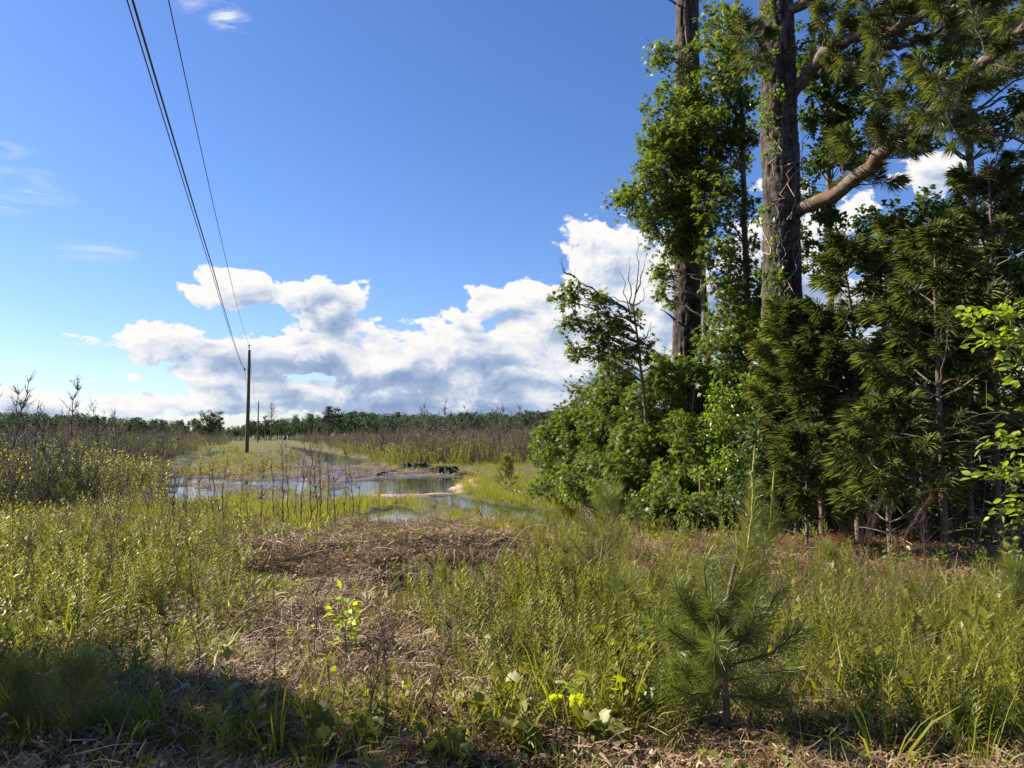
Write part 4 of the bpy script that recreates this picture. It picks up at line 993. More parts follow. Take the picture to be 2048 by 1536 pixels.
# and on the right
ORD = 'first second third fourth fifth sixth seventh eighth ninth tenth eleventh twelfth thirteenth fourteenth'.split()
for k, (u, v) in enumerate([(770, 834), (795, 830), (818, 825), (838, 812), (852, 806), (862, 818), (880, 796), (884, 812), (905, 822), (920, 826), (943, 808), (948, 822), (972, 826), (985, 818), (992, 812), (1010, 828), (1022, 820), (1032, 812), (1048, 824), (1062, 826), (1078, 820), (1100, 818)]):
    d = rng.uniform(48, 62); b = base_at(u, d)
    sapling('bare_sapling', '%s from the %s of the tall bare saplings poking above the right thicket' % ((ORD[k], 'left') if k < 11 else (ORD[21 - k], 'right')), b, ztop(v, d) - b[2], .05, 40, 0, 'tall bare saplings over the right thicket')

# ------------------------------------------------------------------ stumps
def stump(label, c, w, h, roots, name='tree_stump', seed=0, rl=.8, jag=.3):
    r = empty(name, c); n = 72; m_ = 16; a = np.linspace(0, 2 * math.pi, n, endpoint=False); A = Acc(); V = []
    for i in range(m_):
        t = i / (m_ - 1); q = fbm(np.cos(a) * 2 + 9 + seed, np.sin(a) * 2 + 9 + t * .7, 50 + seed, 4)
        rad = w * .5 * (1.12 - .35 * t + .25 * (1 - t) ** 3) * (.4 + 1.2 * q) * (1 + .22 * np.abs(np.sin(a * 5 + seed + 3 * q)) - .11); z = h * t * (.5 + .45 * fbm(np.cos(a) * 2 + 5, np.sin(a) * 2 + 5, 60 + seed, 2) + jag * _hash(np.floor(a * 5), 0 * a, seed) * t) - .08
        V.append(np.stack([np.cos(a) * rad, np.sin(a) * rad * .8, z], 1))
    V.append(np.repeat([[0, 0, h * .35]], n, 0)); V = np.concatenate(V)
    i = np.arange(m_)[:, None] * n; j = np.arange(n)[None]; j2 = (j + 1) % n
    A.add(V, np.stack([i + j, i + j2, i + n + j2, i + n + j], -1).reshape(-1, 4)); tn = np.clip(.2 + .8 * fbm(np.tile(a, m_ + 1) * 9, V[:, 2] * 3, 66, 3), 0, 1); A.t[-1] = tn; A.build('bole', M['stump'], r)
    for k in range(roots):
        t = rng.random() * 6.28; d = np.array([math.cos(t), math.sin(t) * .8, 0]); L = w * rng.uniform(.4, 1.0) * rl; s0 = d * w * .3 + [0, 0, h * rng.uniform(.1, .5)]
        e = d * (w * .4 + L); ge = float(H(c[0] + e[0], c[1] + e[1])) - c[2]
        p = wob(bez(s0, s0 + d * L * .4 + [0, 0, .06], np.array([e[0], e[1], ge + rng.uniform(-.01, .05)]), 9), .02); B = Acc(); tube(B, p, np.linspace(w * .07, w * .015, 9), 6, lump=.3); B.build('root', M['stump'], r, smooth=True)
    tag(r, label, 'stump'); return r
def at_g(u, v):
    p = ground_pt(u, v); return p
stump('dark rotten stump nearest the far shore of the puddle, right one of the pair', at_g(888, 946), 1.25, .45, 7, seed=3)
stump('pale weathered stump on the far shore, left one of the pair', at_g(826, 938), 1.15, .42, 6, seed=7)
stump('low black rotten stump with tangled roots in the brown bank', at_g(888, 1126) , .85, .24, 20, seed=12, rl=1.1, jag=0.0)
def stick(label, pl, r, mt='twig', lift=.03, name='fallen_branch', cat='branch', d_off=0):
    pts = []
    for (u, v, *z) in pl:
        zz = z[0] if z else 0; p = ground_pt(u, v)
        if zz: dd = p[1] ; q = W(u, v - zz * F / dd, dd); p = q
        else: p = p + [0, 0, lift]
        pts.append(p)
    P = resample(pts, 14); P = wob(P, r * .5); A = Acc(); tube(A, P - P[0], np.linspace(r, r * .45, 14), 7, lump=.2)
    for k in range(3):
        i = rng.integers(3, 11); q = P[i] - P[0]; e = q + norm(rdir(1)[0] + UP * .4) * rng.uniform(.08, .22); tube(A, [q, (q + e) / 2 + [0, 0, .01], e], [r * .4, r * .3, r * .12], 4)
    o = A.build(name, M[mt], smooth=True); o.location = P[0]; tag(o, label, cat)
stick('long thin dark branch lying along the brown bank left of the black stump', [(560, 1168), (650, 1160), (730, 1148), (800, 1132), (848, 1104)], .013)
stick('second long branch low on the front of the brown bank', [(610, 1176), (700, 1180), (780, 1172), (845, 1158)], .009)
stick('pale forked stick hanging down from the long branch', [(828, 1108), (842, 1132), (846, 1166)], .007, 'bleached')
stick('short leaning broken stick at the puddle edge behind the bank', [(1018, 1072), (1030, 1068, .08), (1043, 1064, .14)], .016, 'bleached')
stick('thin pale stick over the crest of the bank', [(735, 1072), (780, 1080), (800, 1092)], .008, 'bleached')
stick('broken stem propped up like a hook left of the puddle', [(690, 1070), (712, 1062, .1), (733, 1062, .28)], .009)
stick('short upright broken stem beside the propped hook-like one', [(733, 1062, .28), (740, 1062, .1), (746, 1064)], .011)
stick('bleached root curling up from litter left of the bank', [(650, 1172), (655, 1166, .02), (656, 1160, .06), (664, 1160, .07)], .011, 'bleached')
stick('pale bare twig on the litter in the lower middle', [(735, 1365), (790, 1378), (842, 1382)], .006, 'bleached')
stick('dark branch end sticking out of mud left of the stump pair', [(755, 950), (775, 947, .1), (800, 945, .15)], .05)
stick('rotten dark log lying right of the stump pair on the shore', [(905, 951), (925, 951), (946, 950, .05)], .09)
stick('thin light stem slanting up in the lower right shade', [(1430, 1490), (1438, 1450, .12), (1455, 1400, .3)], .006, 'bleached')
stick('pale straight dead stem over the orange straw at right', [(1880, 1120), (1840, 1108, .06), (1800, 1090, .12)], .008, 'bleached')
stick('grey stick lying in the meadow before the sweetgum wall', [(1030, 985), (1050, 990), (1062, 994)], .03, 'bleached')
# ------------------------------------------------------------------ ground cover templates
def blades(n, h, w, spread, bend, mt, tint=None, seg=3, wob_=.3, up=.35):
    A = Acc(); a = rng.random(n) * 6.28; r = spread * rng.random(n) ** .6
    b = np.stack([np.cos(a) * r, np.sin(a) * r, np.full(n, -.02)], 1); hh = h * rng.uniform(.45, 1.1, n)[:, None]
    d = np.stack([np.cos(a), np.sin(a), 0 * a], 1) * (.3 + rng.random((n, 1))) * wob_ + rng.normal(size=(n, 3)) * [.12, .12, 0]
    side = norm(np.cross(d + [0, 0, .01], UP) + rng.normal(size=(n, 3)) * .4 * [1, 1, 0]); W_ = w * rng.uniform(.6, 1.3, n)[:, None]; V = []
    for k in range(seg + 1):
        t = k / seg; c = b + UP * hh * (t - bend * t * t * .5) + d * hh * (t * up + bend * t * t)
        if k < seg: V += [c - side * W_ * .5 * (1 - t * .55), c + side * W_ * .5 * (1 - t * .55)]
        else: V += [c]
    nv = len(V); v = np.stack(V, 1).reshape(-1, 3); o = np.arange(n)[:, None, None] * nv
    q = np.array([[2 * k, 2 * k + 1, 2 * k + 3, 2 * k + 2] for k in range(seg - 1)])
    tn = np.repeat(np.clip((rng.random(n) if tint is None else tint + rng.normal(size=n) * .12), 0, 1), nv)
    A.add(v, (q[None] + o).reshape(-1, 4), 0, tn)
    s = seg - 1; A.v.append(np.zeros((0, 3))); A.t.append(np.zeros(0)); A.f.append((np.array([[2 * s, 2 * s + 1, 2 * s + 2]])[None] + o).reshape(-1, 3) + A.n - len(v)); A.m.append(np.zeros(n, int))
    return A
def herb(h, nl, ll, tmpl=LANCE, stems=1, spread=.05, lean=.1, whorl=True, lw=1.0, top=0.0):
    A = Acc()
    for s in range(stems):
        b = np.array([rng.normal() * spread, rng.normal() * spread, -.02]); hh = h * rng.uniform(.6, 1); e = b + [rng.normal() * lean * hh, rng.normal() * lean * hh, hh]
        P = bez(b, (b + e) / 2 + rng.normal(size=3) * .02, e, 7); tube(A, P, np.linspace(.003, .0012, 7), 3, 1, .5, cap=False)
        t = np.linspace(.12, 1, nl); i = np.minimum(5, (t * 6).astype(int)); q = P[i] + (P[i + 1] - P[i]) * (t * 6 - i)[:, None]; a = np.arange(nl) * 2.4 + rng.random() * 6
        d = np.stack([np.cos(a), np.sin(a), .35 + .8 * t], 1)
        stamp(A, tmpl[0] * [lw, 1, 1], tmpl[1], q, d, np.broadcast_to(UP, q.shape) + rdir(nl) * .2, ll * (1.15 - .5 * t) * rng.uniform(.7, 1.2, nl), 0, np.clip(rng.random() * .3 + .45 * t * (.6 + top) + rng.random(nl) * .3, 0, 1))
    return A
def litter(n, size, L, w, curl=.02, rise=.05):
    A = Acc(); a = rng.random(n) * 6.28; r = size * rng.random(n) ** .5; c = np.stack([np.cos(a) * r, np.sin(a) * r, rng.random(n) * rise], 1)
    d = norm(rdir(n) * [1, 1, .28]); ln = L * rng.uniform(.4, 1.3, n)[:, None]; side = norm(np.cross(d, UP) + rdir(n) * .3) * w * rng.uniform(.5, 1.4, n)[:, None]
    m_ = c + [0, 0, 1] * (curl * (rng.random((n, 1)) - .3)); v = np.stack([c - d * ln * .5 - side * .5, c - d * ln * .5 + side * .5, m_ + side * .5, m_ - side * .5, c + d * ln * .5 + side * .2, c + d * ln * .5 - side * .2], 1).reshape(-1, 3)
    f = (np.array([[0, 1, 2, 3], [3, 2, 4, 5]])[None] + np.arange(n)[:, None, None] * 6).reshape(-1, 4); A.add(v, f, 0, np.repeat(rng.random(n), 6)); return A
def rosette(n, size, ll, tmpl=OVAL_S, hmax=.12):
    A = Acc(); a = rng.random(n) * 6.28; r = size * rng.random(n) ** .5; c = np.stack([np.cos(a) * r, np.sin(a) * r, rng.random(n) * hmax], 1)
    rods(A, c * [.8, .8, 0], c, .0012, .0008, 1); stamp(A, *tmpl, c, norm(rdir(n) * [1, 1, .4]), norm(UP * 1.2 + rdir(n) * .6), ll * rng.uniform(.5, 1.3, n), 0, rng.random(n)); return A
def dead_stalk(h, nb):
    A, _ = sapling_mesh(h, .0035, nb); return A
def T_(nm, accs, mats): return [a.build('%s_%d' % (nm, i), mats, link=False) for i, a in enumerate(accs)]
G, Hm = [M['grass'], M['greenstem']], [M['herb'], M['greenstem']]
t_short = T_('short_grass', [blades(34, .13, .0045, .12, .5, 'g') for _ in range(4)], G)
t_grass = T_('grass_tuft', [blades(30, .30, .006, .08, .55, 'g') for _ in range(4)], G)
t_marsh = T_('marsh_grass', [blades(36, .42, .009, .16, .35, 'g', tint=.62, wob_=.25) for _ in range(3)], G)
t_cane = T_('cane', [blades(10, .34, .024, .07, .5, 'g', tint=.7, wob_=.5, up=.5) for _ in range(3)], [M['yleaf']])
t_straw = T_('dead_grass', [blades(26, .26, .0035, .12, .9, 's', wob_=.8, up=.6) for _ in range(4)], [M['straw']])
t_broom = T_('broom', [blades(30, .75, .0025, .07, .45, 's', wob_=.35, tint=.7) for _ in range(2)], [M['straw']])
t_lit = T_('litter', [litter(90, .26, .10, .008) for _ in range(4)], [M['straw']])
t_leaflit = T_('leaf_litter', [litter(60, .24, .045, .026, .03, .04) for _ in range(3)], [M['straw']])
t_ps = T_('pine_straw', [litter(110, .26, .15, .0035) for _ in range(3)], [M['redstraw']])
t_gold = T_('herb', [herb(.55, 46, .075, LANCE, 3, .05, .12) for _ in range(4)], Hm)
t_goldfine = T_('fine_herb', [herb(.5, 80, .05, LANCE, 4, .05, .14, lw=.6) for _ in range(3)], Hm)
t_bushy = T_('leafy_herb', [herb(.5, 26, .055, OVAL_S, 4, .09, .2) for _ in range(4)], Hm)
t_ros = T_('ground_herb', [rosette(46, .18, .04) for _ in range(3)] + [rosette(30, .16, .06, OVAL_S, .2)], Hm)
t_dead = T_('dead_stalk', [dead_stalk(.8, 22) for _ in range(4)], [M['redstem']])
t_twigs = T_('twig_litter', [litter(7, .3, .5, .006, .05, .08) for _ in range(3)], [M['bleached']])

# density maps are laid over the land by bearing and distance, written as photo regions
def dens(blobs, u, v):
    w = np.zeros_like(u)
    for (bu, bv, ru, rv, k) in blobs: w = np.maximum(w, k * np.exp(-(((u - bu) / ru) ** 2 + ((v - bv) / rv) ** 2) ** 1.5))
    return w
def cover(name, tmpl, blobs, n, ymin, ymax, scl, label, cat, seed, patch=.5, tilt=.1, base=0.0, water=False, pscale=.9, power=1.6, look=(0, 1, 2, 3)):
    r_ = np.random.default_rng(seed)
    t = r_.random(n); y = ymin * (ymax / ymin) ** t if power > 1.9 else (ymin ** .5 + (ymax ** .5 - ymin ** .5) * t) ** 2
    x = r_.uniform(-1, 1, n) * (y * .74 + 1.2)
    z = H(x, y); u, v = to_px(x, y, z)
    w = dens(blobs, u, v) + base
    if label.find('pine straw') < 0: w = w * (1 - .8 * np.exp(-(((u - 1700) / 210) ** 2 + ((v - 1105) / 48) ** 2) ** 1.5))
    if name == 'marsh_grass': w = w * (1 - .8 * np.exp(-(((u - 815) / 90) ** 2 + ((v - 1052) / 26) ** 2) ** 2))
    if 'grass' in name or 'weed' in name or 'gold' in name or 'herb' in name: w = w * (1 - .6 * np.exp(-(((u - 740) / 250) ** 2 + ((v - 1335) / 85) ** 2) ** 2)) * (1 - .75 * np.exp(-(((u - 820) / 250) ** 2 + ((v - 1125) / 52) ** 2) ** 2))
    pn = fbm(x * pscale, y * pscale, seed, 3)
    w = w * np.clip((pn - (.5 - .5 * (1 - patch))) * 5 + .5, 0, 1.4) if patch > 0 else w
    ok = (r_.random(n) < w)
    if not water: ok &= z > .012
    if ymax > 30: ok &= r_.random(n) > .86 * water_near(x, y, look)
    x, y, z = x[ok], y[ok], z[ok]; k = len(x)
    R = np.stack([r_.normal(size=k) * tilt, r_.normal(size=k) * tilt, r_.random(k) * 6.28], 1)
    scatter(name, tmpl, np.stack([x, y, z], 1), R, r_.uniform(*scl, k), r_.integers(0, len(tmpl), k), label, cat)
    return k
cnt = {}
cnt['litter'] = cover('dead_litter', t_lit, [(780, 1130, 300, 70, 1.3), (620, 1330, 330, 110, 1.2), (1000, 1130, 200, 60, .8), (980, 1400, 500, 120, .5), (1700, 1480, 400, 100, .4), (300, 1150, 400, 140, .35), (1500, 1150, 300, 60, .5)], 30000, 3.4, 16, (.7, 1.2),
      'matted dead stems and straw covering the bank and open ground', 'litter', 1, .45, .25, base=.16)
cnt['leaflit'] = cover('leaf_litter', t_leaflit, [(780, 1140, 320, 80, 1.0), (640, 1330, 330, 110, 1.0), (1450, 1180, 300, 60, .5), (1000, 1400, 500, 140, .5)], 12000, 3.4, 15, (.7, 1.2), 'curled dry brown leaves scattered over the litter', 'litter', 2, .4, .2, base=.15)
cnt['twigs'] = cover('twig_litter', t_twigs, [(740, 1140, 200, 60, 1.0), (900, 1120, 160, 50, .8), (640, 1330, 280, 100, .5), (1750, 1130, 220, 50, .7)], 3000, 3.6, 15, (.6, 1.3), 'pale broken twigs strewn over the bank', 'litter', 3, 0, .3, base=.05)
cnt['ps'] = cover('pine_straw', t_ps, [(1720, 1110, 260, 50, 1.5), (1560, 1120, 200, 40, .7), (1900, 1130, 200, 50, .8), (1450, 1090, 160, 40, .4)], 16000, 6, 17, (.7, 1.2), 'orange-brown fallen pine straw under the young pines', 'pine straw', 4, 0, .15, base=.02)
cnt['short'] = cover('short_grass', t_short, [(300, 1200, 330, 130, 1), (420, 1100, 350, 60, .9), (1350, 1130, 260, 90, 1.0), (1150, 1250, 240, 140, .8), (1700, 1300, 450, 130, 1), (500, 1480, 600, 70, .9), (1300, 1490, 800, 60, .7)], 26000, 3.3, 17, (.6, 1.3),
      'short bright green grass growing between the litter', 'grass', 5, .5, .1, base=.12)
cnt['grass'] = cover('grass', t_grass, [(150, 1330, 280, 160, .8), (500, 1480, 600, 80, .9), (800, 1430, 300, 60, .5), (1350, 1120, 300, 70, .6), (1850, 1350, 320, 180, .9), (1150, 1470, 500, 60, .6), (300, 1020, 330, 50, .9), (1100, 1300, 300, 120, .4)], 11000, 3.3, 20, (.45, 1.25),
      'loose tufts of green grass in the foreground', 'grass', 6, .5, .12, base=.06)
cnt['marsh'] = cover('marsh_grass', t_marsh, [(640, 1015, 260, 34, 1.3), (560, 1040, 160, 30, .8), (1000, 985, 110, 34, 1.1), (1000, 1045, 130, 26, 1.0), (1110, 1000, 90, 60, 1.0), (330, 1020, 300, 34, .7), (1150, 1075, 160, 24, .9), (860, 1010, 70, 14, .7), (1200, 1040, 60, 40, .7), (900, 935, 130, 14, .5)], 15000, 12.6, 42, (.4, .8),
      'bright yellow-green marsh grass standing around the puddles', 'grass', 7, .25, .08, water=True)
cnt['trackgrass'] = cover('track_grass', t_marsh, [(520, 925, 110, 32, 1.0), (420, 930, 90, 24, .8), (620, 940, 130, 16, .8), (480, 890, 160, 14, 1.2), (560, 900, 60, 10, 1.0), (360, 975, 100, 14, .5), (500, 965, 140, 18, .5), (850, 925, 250, 14, .8), (300, 940, 50, 14, .7), (1000, 925, 130, 16, .8)], 46000, 24, 190, (.22, .6),
      'sparse yellow-green grass covering the old track', 'grass', 8, .4, .1, pscale=.35)
t_tall = T_('tall_grass', [blades(16, .7, .013, .09, .6, 'g', tint=.6, wob_=.5, up=.5) for _ in range(3)], G)
cnt['tall'] = cover('tall_grass', t_tall, [(1900, 1450, 260, 120, .9), (1750, 1300, 300, 60, .5), (1100, 1450, 160, 60, .8), (600, 1490, 500, 40, .5), (80, 1230, 160, 70, .5), (300, 1160, 160, 60, .35), (1250, 1210, 120, 70, .4)], 1300, 3.4, 12, (.5, 1.1), 'taller arching broad-bladed grass at the near verge', 'grass', 31, .5, .2, pscale=.7)
t_broad = T_('broad_weed', [herb(.42, 15, .10, OVAL_S, 3, .1, .35, lw=1.2) for _ in range(3)] + [herb(.3, 12, .12, LOBE, 3, .1, .4) for _ in range(2)], Hm)
cnt['broad'] = cover('broad_leaved_weeds', t_broad, [(1150, 1400, 220, 90, .8), (60, 1120, 180, 120, .7), (1300, 1290, 120, 100, .5), (1850, 1330, 300, 120, .35), (760, 1500, 400, 40, .4), (1600, 1080, 300, 20, .5), (1250, 1040, 120, 30, .8)], 1500, 3.4, 18, (.45, 1.2), 'broad-leaved weeds scattered through the foreground', 'weeds', 32, .4, .25, pscale=.8)
cnt['edge'] = cover('edge_shrubs', t_bushy, [(700, 915, 100, 16, .8), (850, 915, 200, 16, 1), (1000, 905, 120, 20, 1), (250, 965, 100, 20, .7), (60, 985, 200, 26, 1), (380, 905, 80, 10, .8), (600, 885, 80, 8, .8)], 12000, 18, 110, (1.0, 2.6), 'yellow-green leafy growth at the foot of the thicket', 'shrubs', 33, .4, .15, pscale=.2, look=(0, 1))
cnt['cane'] = cover('cane', t_cane, [(510, 1180, 90, 40, .9), (400, 1290, 80, 50, .6), (620, 1060, 60, 16, 1.2), (1040, 1068, 40, 12, 1.5), (350, 1100, 200, 60, .2), (1480, 1330, 160, 120, .25), (1900, 1420, 200, 100, .35), (240, 1180, 160, 80, .2), (1000, 1120, 60, 30, .3), (700, 1480, 400, 60, .2)], 3600, 3.4, 17, (.5, 1.2),
      'clumps of broad upright yellow-green blades', 'grass', 9, 0, .1)
cnt['herb'] = cover('goldenrod_patch', t_gold, [(1900, 1420, 300, 160, 1.3), (1750, 1230, 350, 60, .6), (1180, 1330, 220, 160, .7), (250, 1170, 200, 100, .9), (100, 1100, 200, 60, .8), (1300, 1420, 200, 100, .5)], 4200, 3.4, 14, (.4, 1.35),
      'goldenrod shoots with narrow leaves filling the foreground', 'weeds', 10, .85, .22, base=.02, pscale=.55)
cnt['fine'] = cover('feathery_weeds', t_goldfine, [(1130, 1150, 130, 100, 1.0), (900, 1230, 120, 90, .6), (1250, 1230, 180, 100, .6), (1780, 1270, 260, 80, 1.0), (200, 1200, 200, 100, .5), (1000, 1330, 160, 90, .5), (1950, 1300, 180, 120, .8)], 3600, 3.4, 14, (.5, 1.15),
      'feathery fine-leaved green weeds among the litter', 'weeds', 11, .6, .2, pscale=.6)
cnt['leafy'] = cover('leafy_weeds', t_bushy, [(80, 1070, 200, 100, 1.3), (180, 1160, 200, 80, 1.0), (60, 1250, 160, 80, .8), (330, 1050, 200, 40, .7), (60, 1400, 220, 120, .3), (1150, 1000, 120, 40, .8), (1350, 1070, 150, 30, .8), (1480, 1090, 160, 26, .7), (1700, 1060, 400, 30, .7), (40, 1000, 160, 30, 1.2)], 4600, 3.4, 26, (.45, 1.2),
      'low leafy yellow-green weeds', 'weeds', 12, .6, .2, base=.01, pscale=.6)
cnt['ros'] = cover('ground_herbs', t_ros, [(300, 1200, 300, 120, .9), (1350, 1150, 250, 90, .9), (800, 1300, 400, 130, .35), (1750, 1230, 400, 70, .8), (1100, 1330, 300, 130, .6), (1800, 1450, 300, 100, .6), (420, 1080, 300, 40, .7)], 12000, 3.4, 16, (.5, 1.3),
      'small round-leaved herbs spreading over the ground', 'weeds', 13, .4, .15, base=.06)
cnt['straw'] = cover('dead_grass', t_straw, [(700, 1330, 300, 120, .8), (780, 1130, 260, 60, .6), (1250, 1150, 180, 80, .6), (1650, 1290, 350, 130, 1.3), (150, 1150, 300, 120, .7), (1350, 1480, 500, 60, .6), (400, 1060, 240, 50, .6), (350, 1130, 200, 60, .6), (1150, 1440, 300, 90, .6), (1850, 1200, 260, 40, .7), (300, 990, 180, 20, 1)], 18000, 3.3, 24, (.6, 1.4),
      'tan dead grass tufts bent over the ground', 'dead grass', 14, .4, .2, base=.10)
cnt['broom'] = cover('broomsedge', t_broom, [(1700, 1240, 160, 60, .7), (1280, 1140, 60, 60, .6), (1850, 1200, 200, 60, .4), (200, 1100, 250, 80, .25), (1180, 1120, 90, 60, .3)], 2600, 4.0, 15, (.5, 1.1), 'thin straw-coloured broomsedge stems', 'dead grass', 15, 0, .25)
def arcs(n, L, r):
    A = Acc()
    for _ in range(n):
        a = rng.random() * 6.28; s = rng.normal(size=3) * [.22, .22, 0]; e = s + np.array([math.cos(a), math.sin(a), 0]) * L * rng.uniform(.4, 1.2)
        tube(A, wob(bez(s, (s + e) / 2 + [rng.normal() * .12, rng.normal() * .12, rng.uniform(.03, .26)], e + [0, 0, rng.uniform(0, .05)], 7), .008), np.linspace(r, r * .4, 7) * rng.uniform(.5, 1.3), 3, 0, rng.random())
    return A
t_tangle = T_('tangle', [arcs(9, .7, .0045) for _ in range(3)], [M['twig']]) + T_('tangle_pale', [arcs(5, .6, .004) for _ in range(3)], [M['bleached']])
cnt['tangle'] = cover('tangled_stems', t_tangle, [(760, 1130, 260, 52, 1.3), (900, 1120, 160, 44, 1.0), (640, 1330, 300, 110, .45), (1780, 1140, 300, 40, .8), (1000, 1380, 300, 120, .2), (330, 1080, 200, 40, .4)], 2600, 3.8, 15, (.6, 1.3), 'tangled dry curved stems heaped on the bank', 'dead brush', 18, 0, .2, base=.03)
t_red = T_('red_seedling', [blades(30, .12, .008, .22, .4, 'r') for _ in range(2)], [M['redstraw']])
cnt['red'] = cover('rusty_seedlings', t_red, [(430, 940, 150, 30, 1.0), (620, 935, 120, 18, .9), (520, 965, 220, 30, .7), (480, 910, 90, 14, .6)], 9000, 22, 110, (.6, 1.6), 'rusty red low plants patching the wet track', 'weeds', 19, .45, .1, pscale=.4)
cnt['dead'] = cover('dead_weeds', t_dead, [(700, 1400, 400, 100, .5), (300, 1080, 300, 60, 1.3), (150, 1180, 250, 120, .9), (1600, 1250, 400, 120, .6), (560, 960, 260, 40, .8), (1150, 1250, 300, 100, .25), (1700, 1300, 300, 100, .25), (500, 1010, 260, 30, .7), (530, 890, 120, 16, 1)], 4200, 3.8, 90, (.6, 1.5), 'thin dead weed stalks with fine dry branches', 'dead weeds', 16, 0, .14)
# debris over the wet mud and moss-red seedlings on the track
cnt['mud'] = cover('mud_debris', t_leaflit, [(560, 955, 260, 30, 1.0), (760, 940, 120, 20, 1.0), (500, 985, 220, 22, .9), (900, 950, 80, 8, 1.0), (400, 940, 120, 30, .8), (650, 915, 120, 20, .8)], 5000, 17, 75, (.7, 1.6), 'dark woody debris trodden into the wet mud', 'litter', 17, .3, .3, pscale=.5)
print('COVER', cnt)
# ------------------------------------------------------------------ thin bare saplings around the puddles
protos = []
for i in range(5):
    A, _ = sapling_mesh(1.7, .0115, 20); r = empty('weed_sapling', (0, 0, -50)); A.build('stem', M['redstem'], r); protos.append(r)
spots = [(568, 1060, 855), (577, 1050, 880), (600, 1062, 870), (622, 1055, 850), (633, 1050, 845), (641, 1045, 862), (655, 1040, 890), (668, 1062, 880), (690, 1035, 880), (705, 1040, 890), (640, 1062, 900), (588, 1040, 905),
         (430, 1030, 870), (446, 1060, 900), (375, 1080, 950), (395, 1045, 930), (350, 1040, 925), (335, 1110, 930), (344, 1110, 960), (350, 1112, 970), (755, 1060, 955), (795, 1050, 960), (872, 1085, 960), (800, 1045, 985), (290, 1060, 940),
         (520, 1055, 900), (480, 1050, 930), (545, 1050, 890), (1000, 1180, 1075), (180, 1100, 930), (240, 1060, 950), (120, 1060, 940), (720, 1030, 930), (905, 1040, 985)]
spots += [(1260, 1400, 1290), (690, 1300, 1150)]
GS = 'thin bare saplings standing about the puddles'
def nearest_word(u):
    return ('left of the track' if u < 420 else 'in the middle of the clearing' if u < 560 else 'in the cluster before the muddy puddle' if u < 720 else 'in the marsh grass by the puddle')
names = {}
for nm in sorted({nearest_word(u) for u, v, vt in spots}):
    mem = sorted([(u, v) for (u, v, vt) in spots if nearest_word(u) == nm and u not in (872, 1000) and v < 1290])
    for q, m_ in enumerate(mem): names[m_] = '%s from the left of the thin dark saplings %s' % (ORD[q], nm)
for i, (u, v, vt) in enumerate(spots):
    p = ground_pt(u, v); h = ztop(vt, p[1]) - p[2]
    lb = names.get((u, v), '')
    if u == 872: lb = 'single bent bare sapling growing from the bank before the puddle'
    if u == 1000: lb = 'dead reddish stalk on the sandy end of the bank'
    if v >= 1290: lb = 'short dark dead stalk ' + ('beside the foreground pine' if u == 1260 else 'behind the yellow-leaved seedling')
    src = protos[i % 5]
    if i < 5: src.location = p; src.rotation_euler = (0, 0, rng.random() * 6); src.scale = (h / 1.7,) * 3; tag(src, lb, 'sapling', GS)
    else: c = copy_tree(src, p, rng.random() * 6.28, h / 1.7, lb); c['category'] = 'sapling'; c['group'] = GS

# ------------------------------------------------------------------ sparse leafy shrubs at the left
for (u, v, vt, lf, lb) in [(40, 1000, 868, 260, 'yellow-leaved open shrub at the left edge of the thicket'), (110, 985, 880, 200, 'loose yellow-green shrub right of the left-edge one'), (205, 985, 892, 260, 'arching shrub with yellow tips at the corner of the brush'),
                           (10, 1030, 900, 260, 'leafy shrub low against the left edge'), (160, 975, 900, 160, 'sparse shrub with scattered yellow leaves between the two brighter ones'), (75, 1010, 930, 240, 'dense low shrub behind the leafy weeds at left')]:
    p = ground_pt(u, v); r = empty('leafy_shrub', p); S = Acc(); L = Acc(); hh = ztop(vt, p[1]) - p[2]
    for k in range(9):
        e = np.array([rng.normal() * .5, rng.normal() * .4, hh * rng.uniform(.55, 1)]); P = wob(bez([rng.normal() * .08, rng.normal() * .08, 0], [e[0] * .3, e[1] * .3, e[2] * .7], e, 9), .02)
        tube(S, P, np.linspace(.010, .003, 9), 4); n = lf // 6; i = rng.integers(3, 9, n); q = P[i] + rng.normal(size=(n, 3)) * .10
        rods(S, P[i], q, .0025, .001); stamp(L, *OVAL_S, q, rdir(n), norm(UP + rdir(n) * .6), .07 * rng.uniform(.6, 1.4, n), 0, np.clip(.55 + rng.random(n) * .5, 0, 1))
    S.build('stems', M['redstem'], r)['kind'] = 'stuff'; L.build('foliage', M['herb'], r)['kind'] = 'stuff'; tag(r, lb, 'shrub', 'leafy shrubs at the left')

# ------------------------------------------------------------------ small pines
def pine_sapling(label, u, v, vt, reach, whorls, nb, needle, nn, w=.0022, du=0, r0=.012, cand=0, z0=.1, mt='needle_near', sub=2, up=.9):
    p = ground_pt(u, v); h = ztop(vt, p[1]) - p[2]
    r = young_pine('pine_sapling', label, p, [p + [du * p[1] / F * .4, 0, h * .5], p + [du * p[1] / F, 0, h]], r0, whorls, nb, reach, needle, nn, w, z0=z0, mt=mt, cat='pine sapling', up=up, sub=sub, droop=.05, nspread=.62)
    return r, p, h
pine_sapling('small pine sapling at the left, before the brown brush', 76, 1015, 925, .42, 5, 4, .16, 34, .004)
pine_sapling('low bushy pine sapling right of the small left one', 132, 1020, 962, .40, 4, 4, .16, 34, .004)
pine_sapling('dark upright pine sapling on the far grassy shore', 1012, 985, 912, .42, 6, 5, .2, 40, .006)
pine_sapling('slim pine sapling with dark leaning stem above the grass, right of the sandy bank', 1186, 1235, 978, .40, 6, 3, .15, 44, .0026, du=44, r0=.014, z0=.38)
pine_sapling('feathery pine sapling just left of the leaning-stem one', 1130, 1215, 1075, .28, 4, 3, .15, 40, .0026)
pine_sapling('small yellow-green pine sapling in front of the black stump', 886, 1200, 1130, .14, 4, 4, .12, 44, .002)
